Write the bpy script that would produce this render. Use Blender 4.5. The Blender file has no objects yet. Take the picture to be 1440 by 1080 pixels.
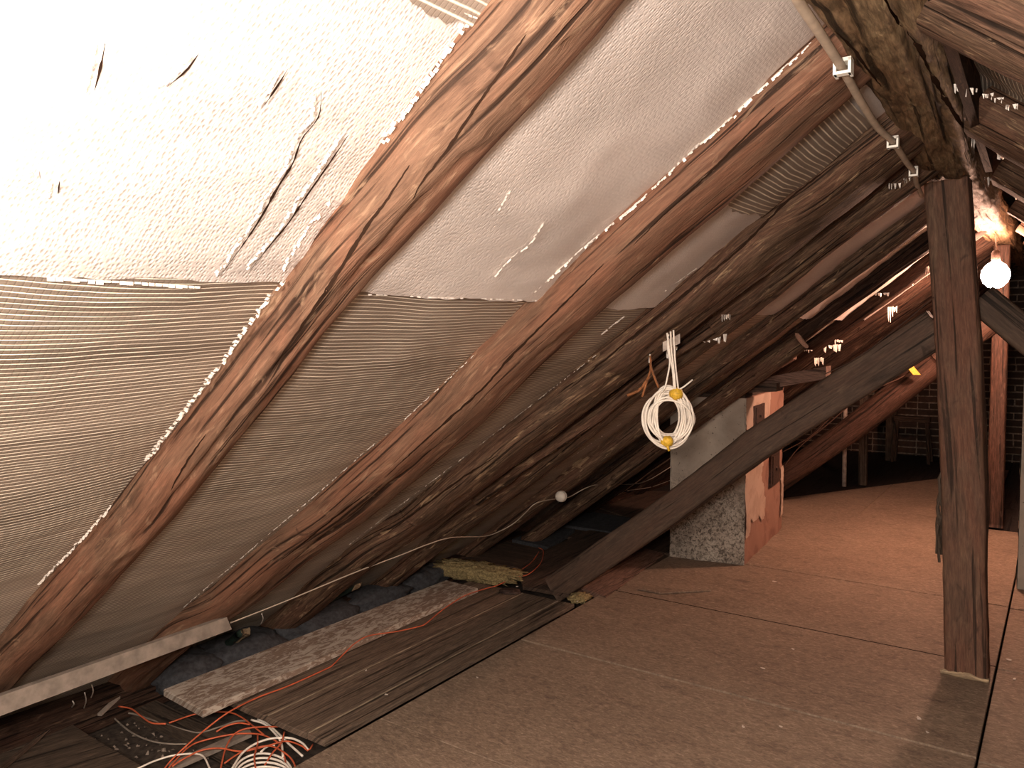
import bpy, bmesh, math, random
from math import sin, cos, radians, pi, atan2, sqrt
from mathutils import Vector, Matrix, noise
random.seed(7)
SC = bpy.context.scene
COL = SC.collection
V = Vector

# ---------------------------------------------------------------- camera
YAW, PITCH, ROLL = radians(35.05), radians(-3.53), radians(-.4)
FPX, HC = 1112.0, 1.45
_f = V((-sin(YAW)*cos(PITCH), cos(YAW)*cos(PITCH), sin(PITCH)))
_r = V((cos(YAW), sin(YAW), 0)); _u = _r.cross(_f)
R2 = _r*cos(ROLL)+_u*sin(ROLL); U2 = _u*cos(ROLL)-_r*sin(ROLL)
cam_d = bpy.data.cameras.new('camera'); cam = bpy.data.objects.new('camera', cam_d); COL.objects.link(cam)
cam_d.sensor_fit = 'HORIZONTAL'; cam_d.sensor_width = 36; cam_d.lens = 36*FPX/1440
cam_d.clip_start = .02; cam_d.clip_end = 60
cam.matrix_world = Matrix(((R2.x, U2.x, -_f.x, 0), (R2.y, U2.y, -_f.y, 0), (R2.z, U2.z, -_f.z, HC), (0, 0, 0, 1)))
SC.camera = cam
CP = V((0, 0, HC))
# ---------------------------------------------------------------- world, lights, exposure
SC.view_settings.view_transform = 'Standard'; SC.view_settings.look = 'None'
SC.view_settings.exposure = 0; SC.view_settings.gamma = 1; SC.view_settings.use_curve_mapping = False
wd = bpy.data.worlds.new('world'); SC.world = wd; wd.use_nodes = True
wd.node_tree.nodes['Background'].inputs[0].default_value = (.5, .55, .65, 1)
wd.node_tree.nodes['Background'].inputs[1].default_value = .05
ld = bpy.data.lights.new('near_lamp', 'POINT'); ld.energy = 205; ld.color = (1, .88, .78); ld.shadow_soft_size = .09
lamp = bpy.data.objects.new('near_lamp', ld); COL.objects.link(lamp); lamp.location = (-.10, -.05, 1.54)
ld2 = bpy.data.lights.new('unseen_fill_lamp', 'POINT'); ld2.energy = 135; ld2.color = (1, .89, .78); ld2.shadow_soft_size = .10  # unseen lamp added to overexpose the upper-left foil
lamp2 = bpy.data.objects.new('unseen_fill_lamp', ld2); COL.objects.link(lamp2); lamp2.location = (-.66, -.30, 1.52)
BULB_STRENGTH = 560
BULB_POS = V((-.385, 5.9, 1.815))

# ---------------------------------------------------------------- measuring helpers: points on real planes
def ray(x, y): return _f + R2*((x-720)/FPX) - U2*((y-540)/FPX)
def onZ(x, y, z=0): d = ray(x, y); return CP+d*((z-HC)/d.z)
def onY(x, y, Y): d = ray(x, y); return CP+d*(Y/d.y)
def onX(x, y, X): d = ray(x, y); return CP+d*(X/d.x)
def onP(x, y, p, n): d = ray(x, y); return CP+d*((V(p)-CP).dot(n)/d.dot(n))
RA = radians(37.4); TAN = math.tan(RA)
NL = V((-sin(RA), 0, cos(RA))); PL = V((-.45, 0, 2.05))      # left slope: plane of the rafters' undersides, outward normal
NR = V((sin(RA), 0, cos(RA))); PR = V((-.24, 0, 2.05))
def rl(x, y, off=0): return onP(x, y, PL+NL*off, NL)
def rr(x, y, off=0): return onP(x, y, PR+NR*off, NR)
def sl(X, Y, off=0): return V((X, Y, 2.05+(X+.45)*TAN))+NL*off   # left slope point by plan position
def sr(X, Y, off=0): return V((X, Y, 2.05-(X+.24)*TAN))+NR*off

# ---------------------------------------------------------------- object helpers
def link(o, parent=None):
    COL.objects.link(o)
    if parent: o.parent = parent
    return o
def tag(o, label=None, cat=None, group=None, kind=None):
    if label: o['label'] = label
    if cat: o['category'] = cat
    if group: o['group'] = group
    if kind: o['kind'] = kind
    return o
def empty(name, loc, label=None, cat=None, group=None, kind=None):
    o = bpy.data.objects.new(name, None); o.empty_display_size = .05; o.location = loc
    link(o); return tag(o, label, cat, group, kind)
def mesh(name, vs, fs, m, parent=None, uvs=None, smooth=False):
    """vertices in world space; when parented, moved to the parent's frame"""
    off = V(parent_loc(parent)) if parent else V((0, 0, 0))
    me = bpy.data.meshes.new(name); me.from_pydata([tuple(V(v)-off) for v in vs], [], fs)
    if uvs:
        ul = me.uv_layers.new(name='uv')
        for l in me.loops: ul.data[l.index].uv = uvs[l.vertex_index]
    if smooth: me.polygons.foreach_set('use_smooth', [True]*len(me.polygons))
    me.materials.append(m); me.update()
    return link(bpy.data.objects.new(name, me), parent)
def parent_loc(p):
    l = V((0, 0, 0))
    while p: l += V(p.location); p = p.parent
    return l
def resample(pts, step):
    pts = [V(p) for p in pts]
    if len(pts) == 2: dens = pts
    else:
        P = [pts[0]*2-pts[1]]+pts+[pts[-1]*2-pts[-2]]; dens = []
        for i in range(1, len(P)-2):
            a, b, c, d = P[i-1:i+3]
            for k in range(8):
                t = k/8
                dens.append(.5*((2*b)+(c-a)*t+(2*a-5*b+4*c-d)*t*t+(3*b-a-3*c+d)*t**3))
        dens.append(pts[-1])
    L = [0]
    for i in range(1, len(dens)): L.append(L[-1]+(dens[i]-dens[i-1]).length)
    n = max(1, int(L[-1]/step+.5)); out = []; j = 0
    for k in range(n+1):
        s = L[-1]*k/n
        while j < len(L)-2 and L[j+1] < s: j += 1
        t = 0 if L[j+1] == L[j] else (s-L[j])/(L[j+1]-L[j])
        out.append(dens[j].lerp(dens[j+1], min(1, t)))
    return out
def tube_data(pts, r, seg=6, step=.02):
    pts = resample(pts, step); vs = []; fs = []; up = V((.13, .21, 1)).normalized(); prev = None
    for i, p in enumerate(pts):
        t = (pts[min(i+1, len(pts)-1)]-pts[max(i-1, 0)]).normalized()
        if prev is None: a = t.cross(up); a = a if a.length > .05 else t.cross(V((1, 0, 0)))
        else: a = prev-t*prev.dot(t)
        a.normalize(); prev = a; b = t.cross(a)
        for k in range(seg):
            an = 2*pi*k/seg; vs.append(p+(a*cos(an)+b*sin(an))*r)
    n = len(pts)
    for i in range(n-1):
        for k in range(seg):
            fs.append((i*seg+k, i*seg+(k+1) % seg, (i+1)*seg+(k+1) % seg, (i+1)*seg+k))
    fs.append(tuple(range(seg))[::-1]); fs.append(tuple((n-1)*seg+k for k in range(seg)))
    return vs, fs
def tube(name, pts, r, m, parent=None, seg=6, step=.02):
    vs, fs = tube_data(pts, r, seg, step); return mesh(name, vs, fs, m, parent, smooth=True)
def merge(parts):
    vs = []; fs = []
    for v, f in parts:
        o = len(vs); vs += v; fs += [tuple(i+o for i in q) for q in f]
    return vs, fs
def prism(name, poly, z0, z1, m, parent=None, u=V((0, 1, 0)), rough=0, bevel=.003):
    """a board: polygon in plan (list of (x,y)), vertical sides, small bevel at the top edge"""
    n = len(poly); c = sum((V((p[0], p[1], 0)) for p in poly), V((0, 0, 0)))/n
    area = sum(poly[i][0]*poly[(i+1) % n][1]-poly[(i+1) % n][0]*poly[i][1] for i in range(n))
    if area < 0: poly = poly[::-1]
    vs = []
    for z, s in ((z0, 0), (z1-bevel, 0), (z1, bevel)):
        for p in poly:
            q = V((p[0], p[1], 0)); d = (c-q).normalized(); q = q+d*s*1.4
            vs.append(V((q.x, q.y, z+random.uniform(-rough, rough))))
    fs = [tuple(range(n))[::-1], tuple(2*n+i for i in range(n))]
    for k in (0, 1):
        for i in range(n): fs.append((k*n+i, k*n+(i+1) % n, (k+1)*n+(i+1) % n, (k+1)*n+i))
    w = V((-u.y, u.x, 0)); rnd = random.random()*9
    uvs = [(v.dot(u)+rnd, v.dot(w)+v.z+rnd) for v in vs]
    return mesh(name, vs, fs, m, parent, uvs)
def log(name, path, radii, m, parent=None, seg=28, step=.03, power=2, amp=.006, fine=.0015, cracks=(), up=V((0, 1, 0)), seed=0, smooth=True, knots=()):
    """hewn or round timber: path points with (ra, rb) radii at each, ra along `side`, rb along `nrm`.
    cracks: (s0, a0, s1, a1, width(m), depth(m)) in fraction of length and turns; knots: (s, a, radius, height)"""
    path = [V(p) for p in path]; L = [0]
    for i in range(1, len(path)): L.append(L[-1]+(path[i]-path[i-1]).length)
    T = L[-1]; n = max(2, int(T/step)); vs = []; fs = []; uvs = []
    for i in range(n+1):
        s = T*i/n; j = 0
        while j < len(L)-2 and L[j+1] < s: j += 1
        t = (s-L[j])/(L[j+1]-L[j]); tt = t*t*(3-2*t) if len(path) > 2 else t
        c = path[j].lerp(path[j+1], t)
        ra = radii[j][0]*(1-tt)+radii[j+1][0]*tt; rb = radii[j][1]*(1-tt)+radii[j+1][1]*tt
        d = (path[min(j+1, len(path)-1)]-path[j]).normalized()
        side = (up-d*up.dot(d)).normalized(); nr = d.cross(side)
        for k in range(seg+1):
            fr = k/seg; a = 2*pi*fr; ca, sa = cos(a), sin(a)
            q = (abs(ca)**power+abs(sa)**power)**(-1/power)
            e = V((s*2.2+seed*7.3, ca*1.2, sa*1.2))
            rad = 1.0
            h = amp*noise.noise(e)*2+amp*.6*noise.noise(V((s*.9+seed, ca*2.5, sa*2.5+5)))+fine*noise.noise(V((s*14, ca*9+seed, sa*9)))*2+fine*noise.noise(V((s*5, ca*22+seed, sa*22)))*2
            for (s0, a0, s1, a1, wdt, dep) in cracks:
                f = s/T
                if s0 <= f <= s1:
                    g = (f-s0)/(s1-s0); ac = a0+(a1-a0)*g+.012*noise.noise(V((s*6, seed, 3)))
                    da = abs((fr-ac+.5) % 1-.5)*2*pi*max(ra, rb)
                    w2 = wdt*min(1, 4*g+.1, 4*(1-g)+.1)
                    if da < w2: h -= dep*(1-da/w2)*min(1, 5*g, 5*(1-g))
            for (ks, ka, kr, kh) in knots:
                dd = sqrt((s-ks*T)**2+((((fr-ka+.5) % 1)-.5)*2*pi*max(ra, rb))**2)
                if dd < kr: h += kh*(cos(dd/kr*pi)*.5+.5)*(1-.8*(dd < kr*.35))
            p = c+side*(ca*(ra*q+h))+nr*(sa*(rb*q+h))
            vs.append(p); uvs.append((s+seed*3.1, fr*2*pi*(ra+rb)/2))
    w = seg+1
    for i in range(n):
        for k in range(seg): fs.append((i*w+k, i*w+k+1, (i+1)*w+k+1, (i+1)*w+k))
    for e in (0, n):
        ci = len(vs); vs.append(sum((vs[e*w+k] for k in range(seg)), V((0, 0, 0)))/seg); uvs.append((e*.1, 0))
        for k in range(seg): fs.append((e*w+k, ci, e*w+k+1) if e else (e*w+k+1, ci, e*w+k))
    return mesh(name, vs, fs, m, parent, uvs, smooth)
def boxbetween(name, a, b, wv, hv, m, parent=None):
    """box from a to b with half vectors wv, hv"""
    a, b, wv, hv = V(a), V(b), V(wv), V(hv)
    vs = [p+wv*i+hv*j for p in (a, b) for i, j in ((-1, -1), (1, -1), (1, 1), (-1, 1))]
    fs = [(3, 2, 1, 0), (4, 5, 6, 7)]+[(i, (i+1) % 4, (i+1) % 4+4, i+4) for i in range(4)]
    d = (b-a).normalized(); rnd = random.random()*5
    return mesh(name, vs, fs, m, parent, [(v.dot(d)+rnd, v.dot(wv.normalized())+v.dot(hv.normalized())) for v in vs])

# ---------------------------------------------------------------- materials
class NT:
    def __init__(s, name):
        s.m = bpy.data.materials.new(name); s.m.use_nodes = True; s.t = s.m.node_tree; s.n = s.t.nodes
        s.b = s.n['Principled BSDF']; s.l = s.t.links
    def new(s, t, **k):
        o = s.n.new(t)
        for a, v in k.items():
            if a[0] == '_': o.inputs[a[1:]].default_value = v
            else: setattr(o, a, v)
        return o
    def coord(s, kind='UV', scale=(1, 1, 1), rnd=True):
        c = s.new('ShaderNodeTexCoord'); mp = s.new('ShaderNodeMapping'); mp.inputs['Scale'].default_value = scale
        s.l.new(c.outputs[kind], mp.inputs['Vector'])
        if rnd:
            oi = s.new('ShaderNodeObjectInfo'); mu = s.new('ShaderNodeMath', operation='MULTIPLY'); mu.inputs[1].default_value = 37
            s.l.new(oi.outputs['Random'], mu.inputs[0]); s.l.new(mu.outputs[0], mp.inputs['Location'])
        return mp.outputs[0]
    def noise(s, vec, scale=1, detail=5, rough=.6, dist=0):
        o = s.new('ShaderNodeTexNoise'); o.inputs['Scale'].default_value = scale; o.inputs['Detail'].default_value = detail
        o.inputs['Roughness'].default_value = rough; o.inputs['Distortion'].default_value = dist
        s.l.new(vec, o.inputs['Vector']); return o.outputs['Fac']
    def ramp(s, fac, stops, interp='LINEAR'):
        o = s.new('ShaderNodeValToRGB'); o.color_ramp.interpolation = interp; e = o.color_ramp.elements
        for i, (p, c) in enumerate(stops):
            if not isinstance(c, tuple): c = (c, c, c)
            el = e[i] if i < 2 else e.new(p); el.position = p; el.color = (*c, 1)
        s.l.new(fac, o.inputs[0]); return o.outputs[0]
    def mix(s, fac, a, b, mode='MIX'):
        o = s.new('ShaderNodeMix', data_type='RGBA', blend_type=mode)
        for i, v in ((0, fac), (6, a), (7, b)):
            if isinstance(v, (int, float)): o.inputs[i].default_value = v
            elif isinstance(v, tuple): o.inputs[i].default_value = (*v, 1)
            else: s.l.new(v, o.inputs[i])
        return o.outputs[2]
    def math(s, op, a, b=0.0):
        o = s.new('ShaderNodeMath', operation=op)
        for i, v in ((0, a), (1, b)):
            if isinstance(v, (int, float)): o.inputs[i].default_value = v
            else: s.l.new(v, o.inputs[i])
        return o.outputs[0]
    def out(s, col=None, rough=.7, height=None, bump=.3, dist=.01, metal=0, spec=.3):
        if isinstance(col, tuple): s.b.inputs['Base Color'].default_value = (*col, 1)
        elif col: s.l.new(col, s.b.inputs['Base Color'])
        if isinstance(rough, (int, float)): s.b.inputs['Roughness'].default_value = rough
        else: s.l.new(rough, s.b.inputs['Roughness'])
        s.b.inputs['Metallic'].default_value = metal; s.b.inputs['Specular IOR Level'].default_value = spec
        if height:
            b = s.new('ShaderNodeBump'); b.inputs['Strength'].default_value = bump; b.inputs['Distance'].default_value = dist
            s.l.new(height, b.inputs['Height']); s.l.new(b.outputs[0], s.b.inputs['Normal'])
        return s.m
def wood(name, dark, mid, light, tint=None, su=3, sv=38, rough=.7, bump=.5, pale=.12, spec=.25, fib=1.0):
    t = NT(name)
    g = t.noise(t.coord('UV', (su, sv, 1)), 1, 7, .62, .5)
    p = t.noise(t.coord('UV', (2.2, 9, 1)), 1, 4, .6, .6)
    cr = t.noise(t.coord('UV', (1.3, 60, 1)), 1, 3, .5, .3)
    fl = t.noise(t.coord('UV', (9, 34, 1)), 1, 4, .6, .8)
    c = t.ramp(g, [(.30, dark), (.47, mid), (.56, mid), (.74, light)])
    if tint: c = t.mix(t.ramp(p, [(.42, 0.0), (.62, 1.0)]), c, t.mix(.65, c, tint))
    c = t.mix(t.ramp(p, [(.28, .75*min(1, fib+.1)), (.42, 0.0)]), c, dark)
    c = t.mix(t.ramp(cr, [(.36, .9), (.42, 0.0)]), c, tuple(v*.35 for v in dark))
    c = t.mix(t.ramp(fl, [(.60, 0.0), (.68, min(.9, pale*5))]), c, light)
    fb = t.noise(t.coord('UV', (14, 150, 1)), 1, 4, .7, .4)
    c = t.mix(.75, c, t.mix(1.0, c, t.ramp(fb, [(.32, 1-.65*fib), (.5, 1.0), (.68, 1+.9*fib)]), 'MULTIPLY'))
    kn = t.noise(t.coord('UV', (5, 11, 1)), 1, 3, .5, 1.5)
    c = t.mix(t.ramp(kn, [(.67, 0.0), (.74, .7)]), c, tuple(v*.6 for v in dark))
    h = t.math('ADD', t.math('ADD', t.math('MULTIPLY', g, .6), t.math('MULTIPLY', fb, .5)), t.math('MULTIPLY', t.ramp(cr, [(.34, 0.0), (.44, 1.0)]), .5))
    return t.out(c, rough, h, bump, .006, spec=spec)
M_RAF = wood('rafter_wood', (.052, .028, .018), (.130, .072, .046), (.23, .142, .090), (.160, .070, .042), 4.5, 40, .7, .7, .12, .12, .5)
M_RAF2 = wood('weathered_rafter_wood', (.034, .021, .014), (.090, .055, .036), (.25, .165, .10), (.10, .048, .031), 4, 50, .75, .9, .2, .1)
M_DIMWOOD = wood('dark_shaded_wood', (.014, .008, .006), (.034, .020, .014), (.09, .055, .036), (.040, .018, .012), 4, 50, .8, .9, .12, .08)  # dark timber; the rear rafters' dimness is put into this colour
M_BEAM = wood('hewn_beam_wood', (.060, .038, .022), (.165, .110, .062), (.32, .24, .14), (.14, .078, .042), 7, 18, .7, .9, .1, .12)
M_POST = wood('post_wood', (.066, .038, .026), (.105, .060, .040), (.17, .105, .066), (.135, .058, .036), 4, 22, .75, .4, .05, .2, .6)
M_BRACE = wood('brace_wood', (.036, .024, .018), (.072, .047, .034), (.12, .082, .058), (.085, .048, .033), 2, 26, .75, .5, .05, .2, .5)
M_LOG2 = wood('reddish_log_wood', (.024, .014, .010), (.055, .029, .020), (.09, .052, .037), (.07, .032, .021), 2, 24, .7, .5)
M_PLANK = wood('panel_plank_wood', (.085, .057, .040), (.13, .090, .065), (.18, .13, .095), None, 2, 34, .7, .35, .06)
M_OLDBD = wood('old_board_wood', (.030, .019, .013), (.060, .037, .026), (.10, .066, .046), None, 2, 30, .8, .5, .06)
M_REDBD = wood('red_board_wood', (.09, .048, .035), (.15, .085, .062), (.21, .125, .09), None, 4, 20, .8, .4, .06)
M_TONGUE = wood('pale_tongue_edge', (.20, .15, .10), (.27, .21, .15), (.36, .29, .2), None, 8, 30, .8, .3)
M_PALE = wood('pale_splintered_wood', (.18, .125, .08), (.33, .24, .15), (.5, .4, .27), None, 8, 30, .8, .6)
M_JOIST = wood('joist_wood', (.035, .024, .017), (.065, .045, .032), (.1, .072, .05), None, 2, 30, .8, .6)

def simple(name, col, rough=.6, metal=0, spec=.3, n=0, bump=0, ns=60):
    t = NT(name)
    if n:
        f = t.noise(t.coord('Object', (1, 1, 1), False), ns, 4)
        c = t.mix(t.ramp(f, [(.35, 0.0), (.65, 1.0)]), tuple(v*(1-n) for v in col), tuple(min(1, v*(1+n)) for v in col))
        return t.out(c, rough, f, bump, .004, metal, spec)
    return t.out(col, rough, metal=metal, spec=spec)
M_LATH = simple('grey_lath_wood', (.21, .168, .137), .8, n=.22, bump=.2, ns=22)
M_WCABLE = simple('white_cable_sheath', (.76, .68, .59), .45, n=.12, ns=30)
M_ORANGE = simple('orange_cord_sheath', (.50, .105, .045), .45, n=.2, ns=25)
M_GREYC = simple('grey_cable_sheath', (.23, .19, .155), .5, n=.2, ns=25)
M_CLIP = simple('white_plastic_clip', (.78, .74, .66), .4)
M_YTAPE = simple('yellow_tape', (.62, .37, .035), .5, n=.25, bump=.3, ns=120)
M_DARKMET = simple('dark_rusty_metal', (.05, .03, .024), .6, .3, n=.5, bump=.4, ns=60)
M_RUST = simple('rusty_strip', (.23, .085, .03), .7, n=.4, bump=.3, ns=60)
M_PORC = simple('white_porcelain', (.6, .54, .47), .35)
M_GREEN = simple('dark_green_paint', (.012, .024, .018), .6, n=.4, bump=.3, ns=40)
M_BATT = simple('grey_insulation_cloth', (.040, .040, .044), .95, n=.35, bump=.5, ns=45)
M_WOOL = simple('yellow_mineral_wool', (.24, .18, .085), .95, n=.5, bump=1, ns=90)
M_DECK = simple('dark_roof_deck', (.05, .035, .026), .9, n=.4, bump=.3, ns=14)
M_DUST = simple('dark_dusty_ground', (.045, .032, .024), .95, n=.5, bump=.8, ns=40)
M_GAPSHADE = simple('gap_shade_dark', (.022, .012, .008), 1, spec=0)  # dark colour standing in for shade inside gaps, tears and splits
M_CHIP = simple('pale_flake', (.55, .47, .4), .7)
M_STEEL = simple('pale_painted_pipe', (.40, .32, .27), .5, n=.3, ns=25)

M_FARBD = wood('shadow_dark_far_boards', (.012, .009, .008), (.022, .016, .014), (.035, .026, .022), None, 2, 30, .9, .5, .05)  # shadow on the far floor is put into this dark colour
def osb():
    t = NT('chipboard')
    big = t.noise(t.coord('Object', (1.1, 1.6, 1), False), 1.3, 5, .65, .6)
    fl = t.noise(t.coord('Object', (38, 80, 1), False), 1, 5, .75, .9)
    md = t.noise(t.coord('Object', (9, 16, 1), False), 1, 5, .7, .6)
    vo = t.new('ShaderNodeTexVoronoi'); vo.inputs['Scale'].default_value = 1; t.l.new(t.coord('Object', (70, 150, 1), False), vo.inputs['Vector'])
    sp = t.noise(t.coord('Object', (26, 60, 1), False), 1, 3)
    c = t.ramp(big, [(.3, (.15, .104, .076)), (.5, (.215, .155, .112)), (.72, (.31, .235, .17))])
    c = t.mix(.62, c, t.ramp(fl, [(.30, (.055, .036, .026)), (.50, (.19, .132, .094)), (.72, (.44, .335, .25))]))
    c = t.mix(t.ramp(md, [(.30, .55), (.46, 0.0)]), c, (.085, .055, .040))
    c = t.mix(t.ramp(md, [(.60, 0.0), (.78, .45)]), c, (.34, .26, .18))
    c = t.mix(t.ramp(sp, [(.64, 0.0), (.72, .6)]), c, (.42, .33, .235))
    c = t.mix(t.ramp(t.noise(t.coord('Object', (1.5, 5, 1), False), 1.6, 5, .65, 1.2), [(.60, 0.0), (.74, .55)]), c, (.07, .044, .032))
    h = t.math('ADD', t.math('ADD', fl, md), t.math('MULTIPLY', vo.outputs['Distance'], .5))
    return t.out(c, .72, h, .45, .005, spec=.22)
M_OSB = osb()

def foil(name, base, threads=False, quilt=True, metal=.0, rough=.5, gap=.0128, tdark=(.15, .11, .08), tlight=(.90, .80, .64)):
    t = NT(name)
    uv = t.coord('UV', (1, 1, 1), False)
    big = t.noise(t.coord('UV', (1.5, 2.5, 1), False), 1, 5, .6, .5)
    fine = t.noise(t.coord('UV', (60, 60, 1), False), 1, 3, .6)
    lo = tuple(v*.80 for v in base); hi = tuple(min(1, v*1.14) for v in base)
    c = t.ramp(big, [(.3, lo), (.7, hi)])
    if threads:
        st = t.noise(t.coord('UV', (.7, 7, 1), False), 1, 5, .65, .5)
        c = t.mix(1.0, c, t.ramp(st, [(.34, .55), (.5, .95), (.66, 1.3)]), 'MULTIPLY')  # fold sheen painted as light and dark streaks
    h = t.math('MULTIPLY', fine, .25)
    if quilt:
        mp = t.coord('UV', (150, 92, 1), False)
        vo = t.new('ShaderNodeTexVoronoi', feature='SMOOTH_F1'); vo.inputs['Scale'].default_value = 1; vo.inputs['Smoothness'].default_value = .35
        vo.inputs['Randomness'].default_value = .55
        t.l.new(mp, vo.inputs['Vector'])
        q = t.ramp(vo.outputs['Distance'], [(.15, 1.0), (.6, 0.0)])
        h = t.math('ADD', h, q)
        c = t.mix(t.ramp(vo.outputs['Distance'], [(.6, 0.0), (.85, .15)]), c, tuple(v*.62 for v in base))
        c = t.mix(t.ramp(t.noise(t.coord('UV', (70, 160, 1), False), 1, 2, .5), [(.66, 0.0), (.72, .5)]), c, tuple(min(1, v*1.35) for v in base))
    if threads:
        sx = t.new('ShaderNodeSeparateXYZ'); t.l.new(uv, sx.inputs[0])
        wob = t.noise(t.coord('UV', (2.5, 9, 1), False), 1, 2, .5)
        wob2 = t.noise(t.coord('UV', (8, 3, 1), False), 1, 2, .5)
        s = t.math('ADD', t.math('MULTIPLY', sx.outputs[1], 1/gap), t.math('MULTIPLY', t.math('ADD', wob, t.math('MULTIPLY', wob2, .3)), .9))
        fr = t.math('FRACT', s)
        tri = t.math('ABSOLUTE', t.math('SUBTRACT', fr, .5))
        line = t.ramp(tri, [(.05, 1.0), (.17, 0.0)])
        vis = t.noise(t.coord('UV', (5, 30, 1), False), 1, 3, .6)
        metal_in = t.math('MULTIPLY', t.math('SUBTRACT', 1.0, line), metal); t.l.new(metal_in, t.b.inputs['Metallic'])
        lm = t.math('MULTIPLY', line, t.ramp(vis, [(.3, .35), (.6, 1.0)]))
        s2 = t.math('FRACT', t.math('ADD', t.math('MULTIPLY', sx.outputs[0], 1/.011), t.math('MULTIPLY', wob, 1.1)))
        l2 = t.ramp(t.math('ABSOLUTE', t.math('SUBTRACT', s2, .5)), [(.04, .30), (.14, 0.0)])
        c = t.mix(l2, c, tuple(v*1.5 for v in tdark))
        c = t.mix(lm, t.mix(.62, c, tdark), tlight)
        h = t.math('ADD', t.math('ADD', t.math('ADD', h, t.math('MULTIPLY', st, 5.0)), t.math('MULTIPLY', line, 1.0)), t.math('MULTIPLY', l2, .5))
    sp = t.noise(t.coord('UV', (110, 110, 1), False), 1, 2)
    c = t.mix(t.ramp(sp, [(.74, 0.0), (.78, .8)]), c, (.85, .78, .68))
    return t.out(c, rough, h,   .4 if quilt else .5, .0030 if quilt else .004, metal, .5)
M_FOILU = foil('quilted_foil', (.66, .585, .54), quilt=True, metal=.22, rough=.52)
M_FOILL = foil('threaded_foil', (.66, .55, .46), threads=True, quilt=False, metal=.62, rough=.46)
M_FOILT = foil('thread_mesh_foil', (.40, .33, .28), threads=True, quilt=False, metal=.1, rough=.45, gap=.016)
M_FOILB = simple('bright_foil_edge', (.80, .73, .66), .35, .2, .5, n=.2, bump=.5, ns=120)

def plaster():
    t = NT('stained_plaster')
    o = t.coord('Object', (1, 1, 1), False)
    sx = t.new('ShaderNodeSeparateXYZ'); t.l.new(o, sx.inputs[0])
    big = t.noise(o, 4, 6, .6, .4); mould = t.noise(o, 52, 6, .75, .8)
    c = t.ramp(big, [(.3, (.30, .245, .20)), (.5, (.40, .335, .275)), (.7, (.50, .43, .36))])
    # patches where mould grows: low down, and a corner patch
    zl = t.ramp(sx.outputs[2], [(.30, 1.0), (.62, 0.0)])
    pt = t.ramp(t.noise(o, 3.4, 3, .5), [(.47, 0.0), (.56, 1.0)])
    mk = t.math('MAXIMUM', zl, pt)
    c = t.mix(t.math('MULTIPLY', t.ramp(mould, [(.44, 0.0), (.60, .95)]), mk), c, (.062, .047, .038))
    c = t.mix(t.ramp(t.noise(o, 60, 3, .6), [(.66, 0.0), (.70, .8)]), c, (.06, .045, .035))
    return t.out(c, .9, t.math('ADD', big, t.math('MULTIPLY', mould, .5)), .6, .008, spec=.15)
def plaster2(name, a, b, cc):
    t = NT(name); o = t.coord('Object', (1, 1, 1), False)
    f = t.noise(o, 5, 5, .6, .5); g = t.noise(o, 28, 5, .7)
    c = t.ramp(f, [(.4, a), (.5, b)])
    c = t.mix(t.ramp(g, [(.62, 0.0), (.7, .8)]), c, cc)
    return t.out(c, .9, t.math('ADD', f, t.math('MULTIPLY', g, .4)), .5, .008, spec=.15)
M_PLAS = plaster()
M_PLASP = plaster2('pink_plaster', (.34, .25, .20), (.40, .30, .24), (.20, .12, .09))
M_PLASR = plaster2('worn_red_plaster', (.20, .105, .078), (.26, .145, .108), (.34, .25, .20))
M_PLASW = plaster2('pitted_white_plaster', (.44, .385, .32), (.5, .44, .37), (.10, .075, .06))

def white_paint_plank():
    t = NT('flaking_white_plank')
    n = t.noise(t.coord('UV', (16, 42, 1)), 1, 6, .7, 1.0); b = t.noise(t.coord('UV', (2, 8, 1)), 1, 3)
    g = t.noise(t.coord('UV', (4, 60, 1)), 1, 4)
    w = t.ramp(g, [(.3, (.17, .115, .085)), (.7, (.26, .185, .14))])
    f = t.ramp(t.math('ADD', t.math('MULTIPLY', n, .75), t.math('MULTIPLY', b, .3)), [(.50, 0.0), (.57, .85)])
    return t.out(t.mix(f, w, (.50, .43, .36)), .8, t.math('ADD', f, t.math('MULTIPLY', g, .3)), .5, .004)
M_WPLANK = white_paint_plank()
def brickmat():
    t = NT('sooty_brick'); oi = t.new('ShaderNodeObjectInfo')
    f = t.noise(t.coord('Object', (1, 1, 1)), 16, 5, .6)
    c = t.ramp(oi.outputs['Random'], [(0.0, (.04, .026, .019)), (.5, (.06, .035, .025)), (1.0, (.085, .046, .031))])
    return t.out(t.mix(t.ramp(f, [(.4, .6), (.6, 0.0)]), c, (.025, .018, .014)), .9, f, .5, .006)
M_BRICK = brickmat()
M_MORTAR = simple('lime_mortar', (.20, .155, .12), .95, n=.45, bump=.5, ns=30)
def glow():
    t = NT('glowing_glass'); t.b.inputs['Base Color'].default_value = (.9, .85, .8, 1)
    t.b.inputs['Emission Color'].default_value = (1, .56, .39, 1); t.b.inputs['Emission Strength'].default_value = BULB_STRENGTH
    return t.m
M_GLOW = glow()

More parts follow.
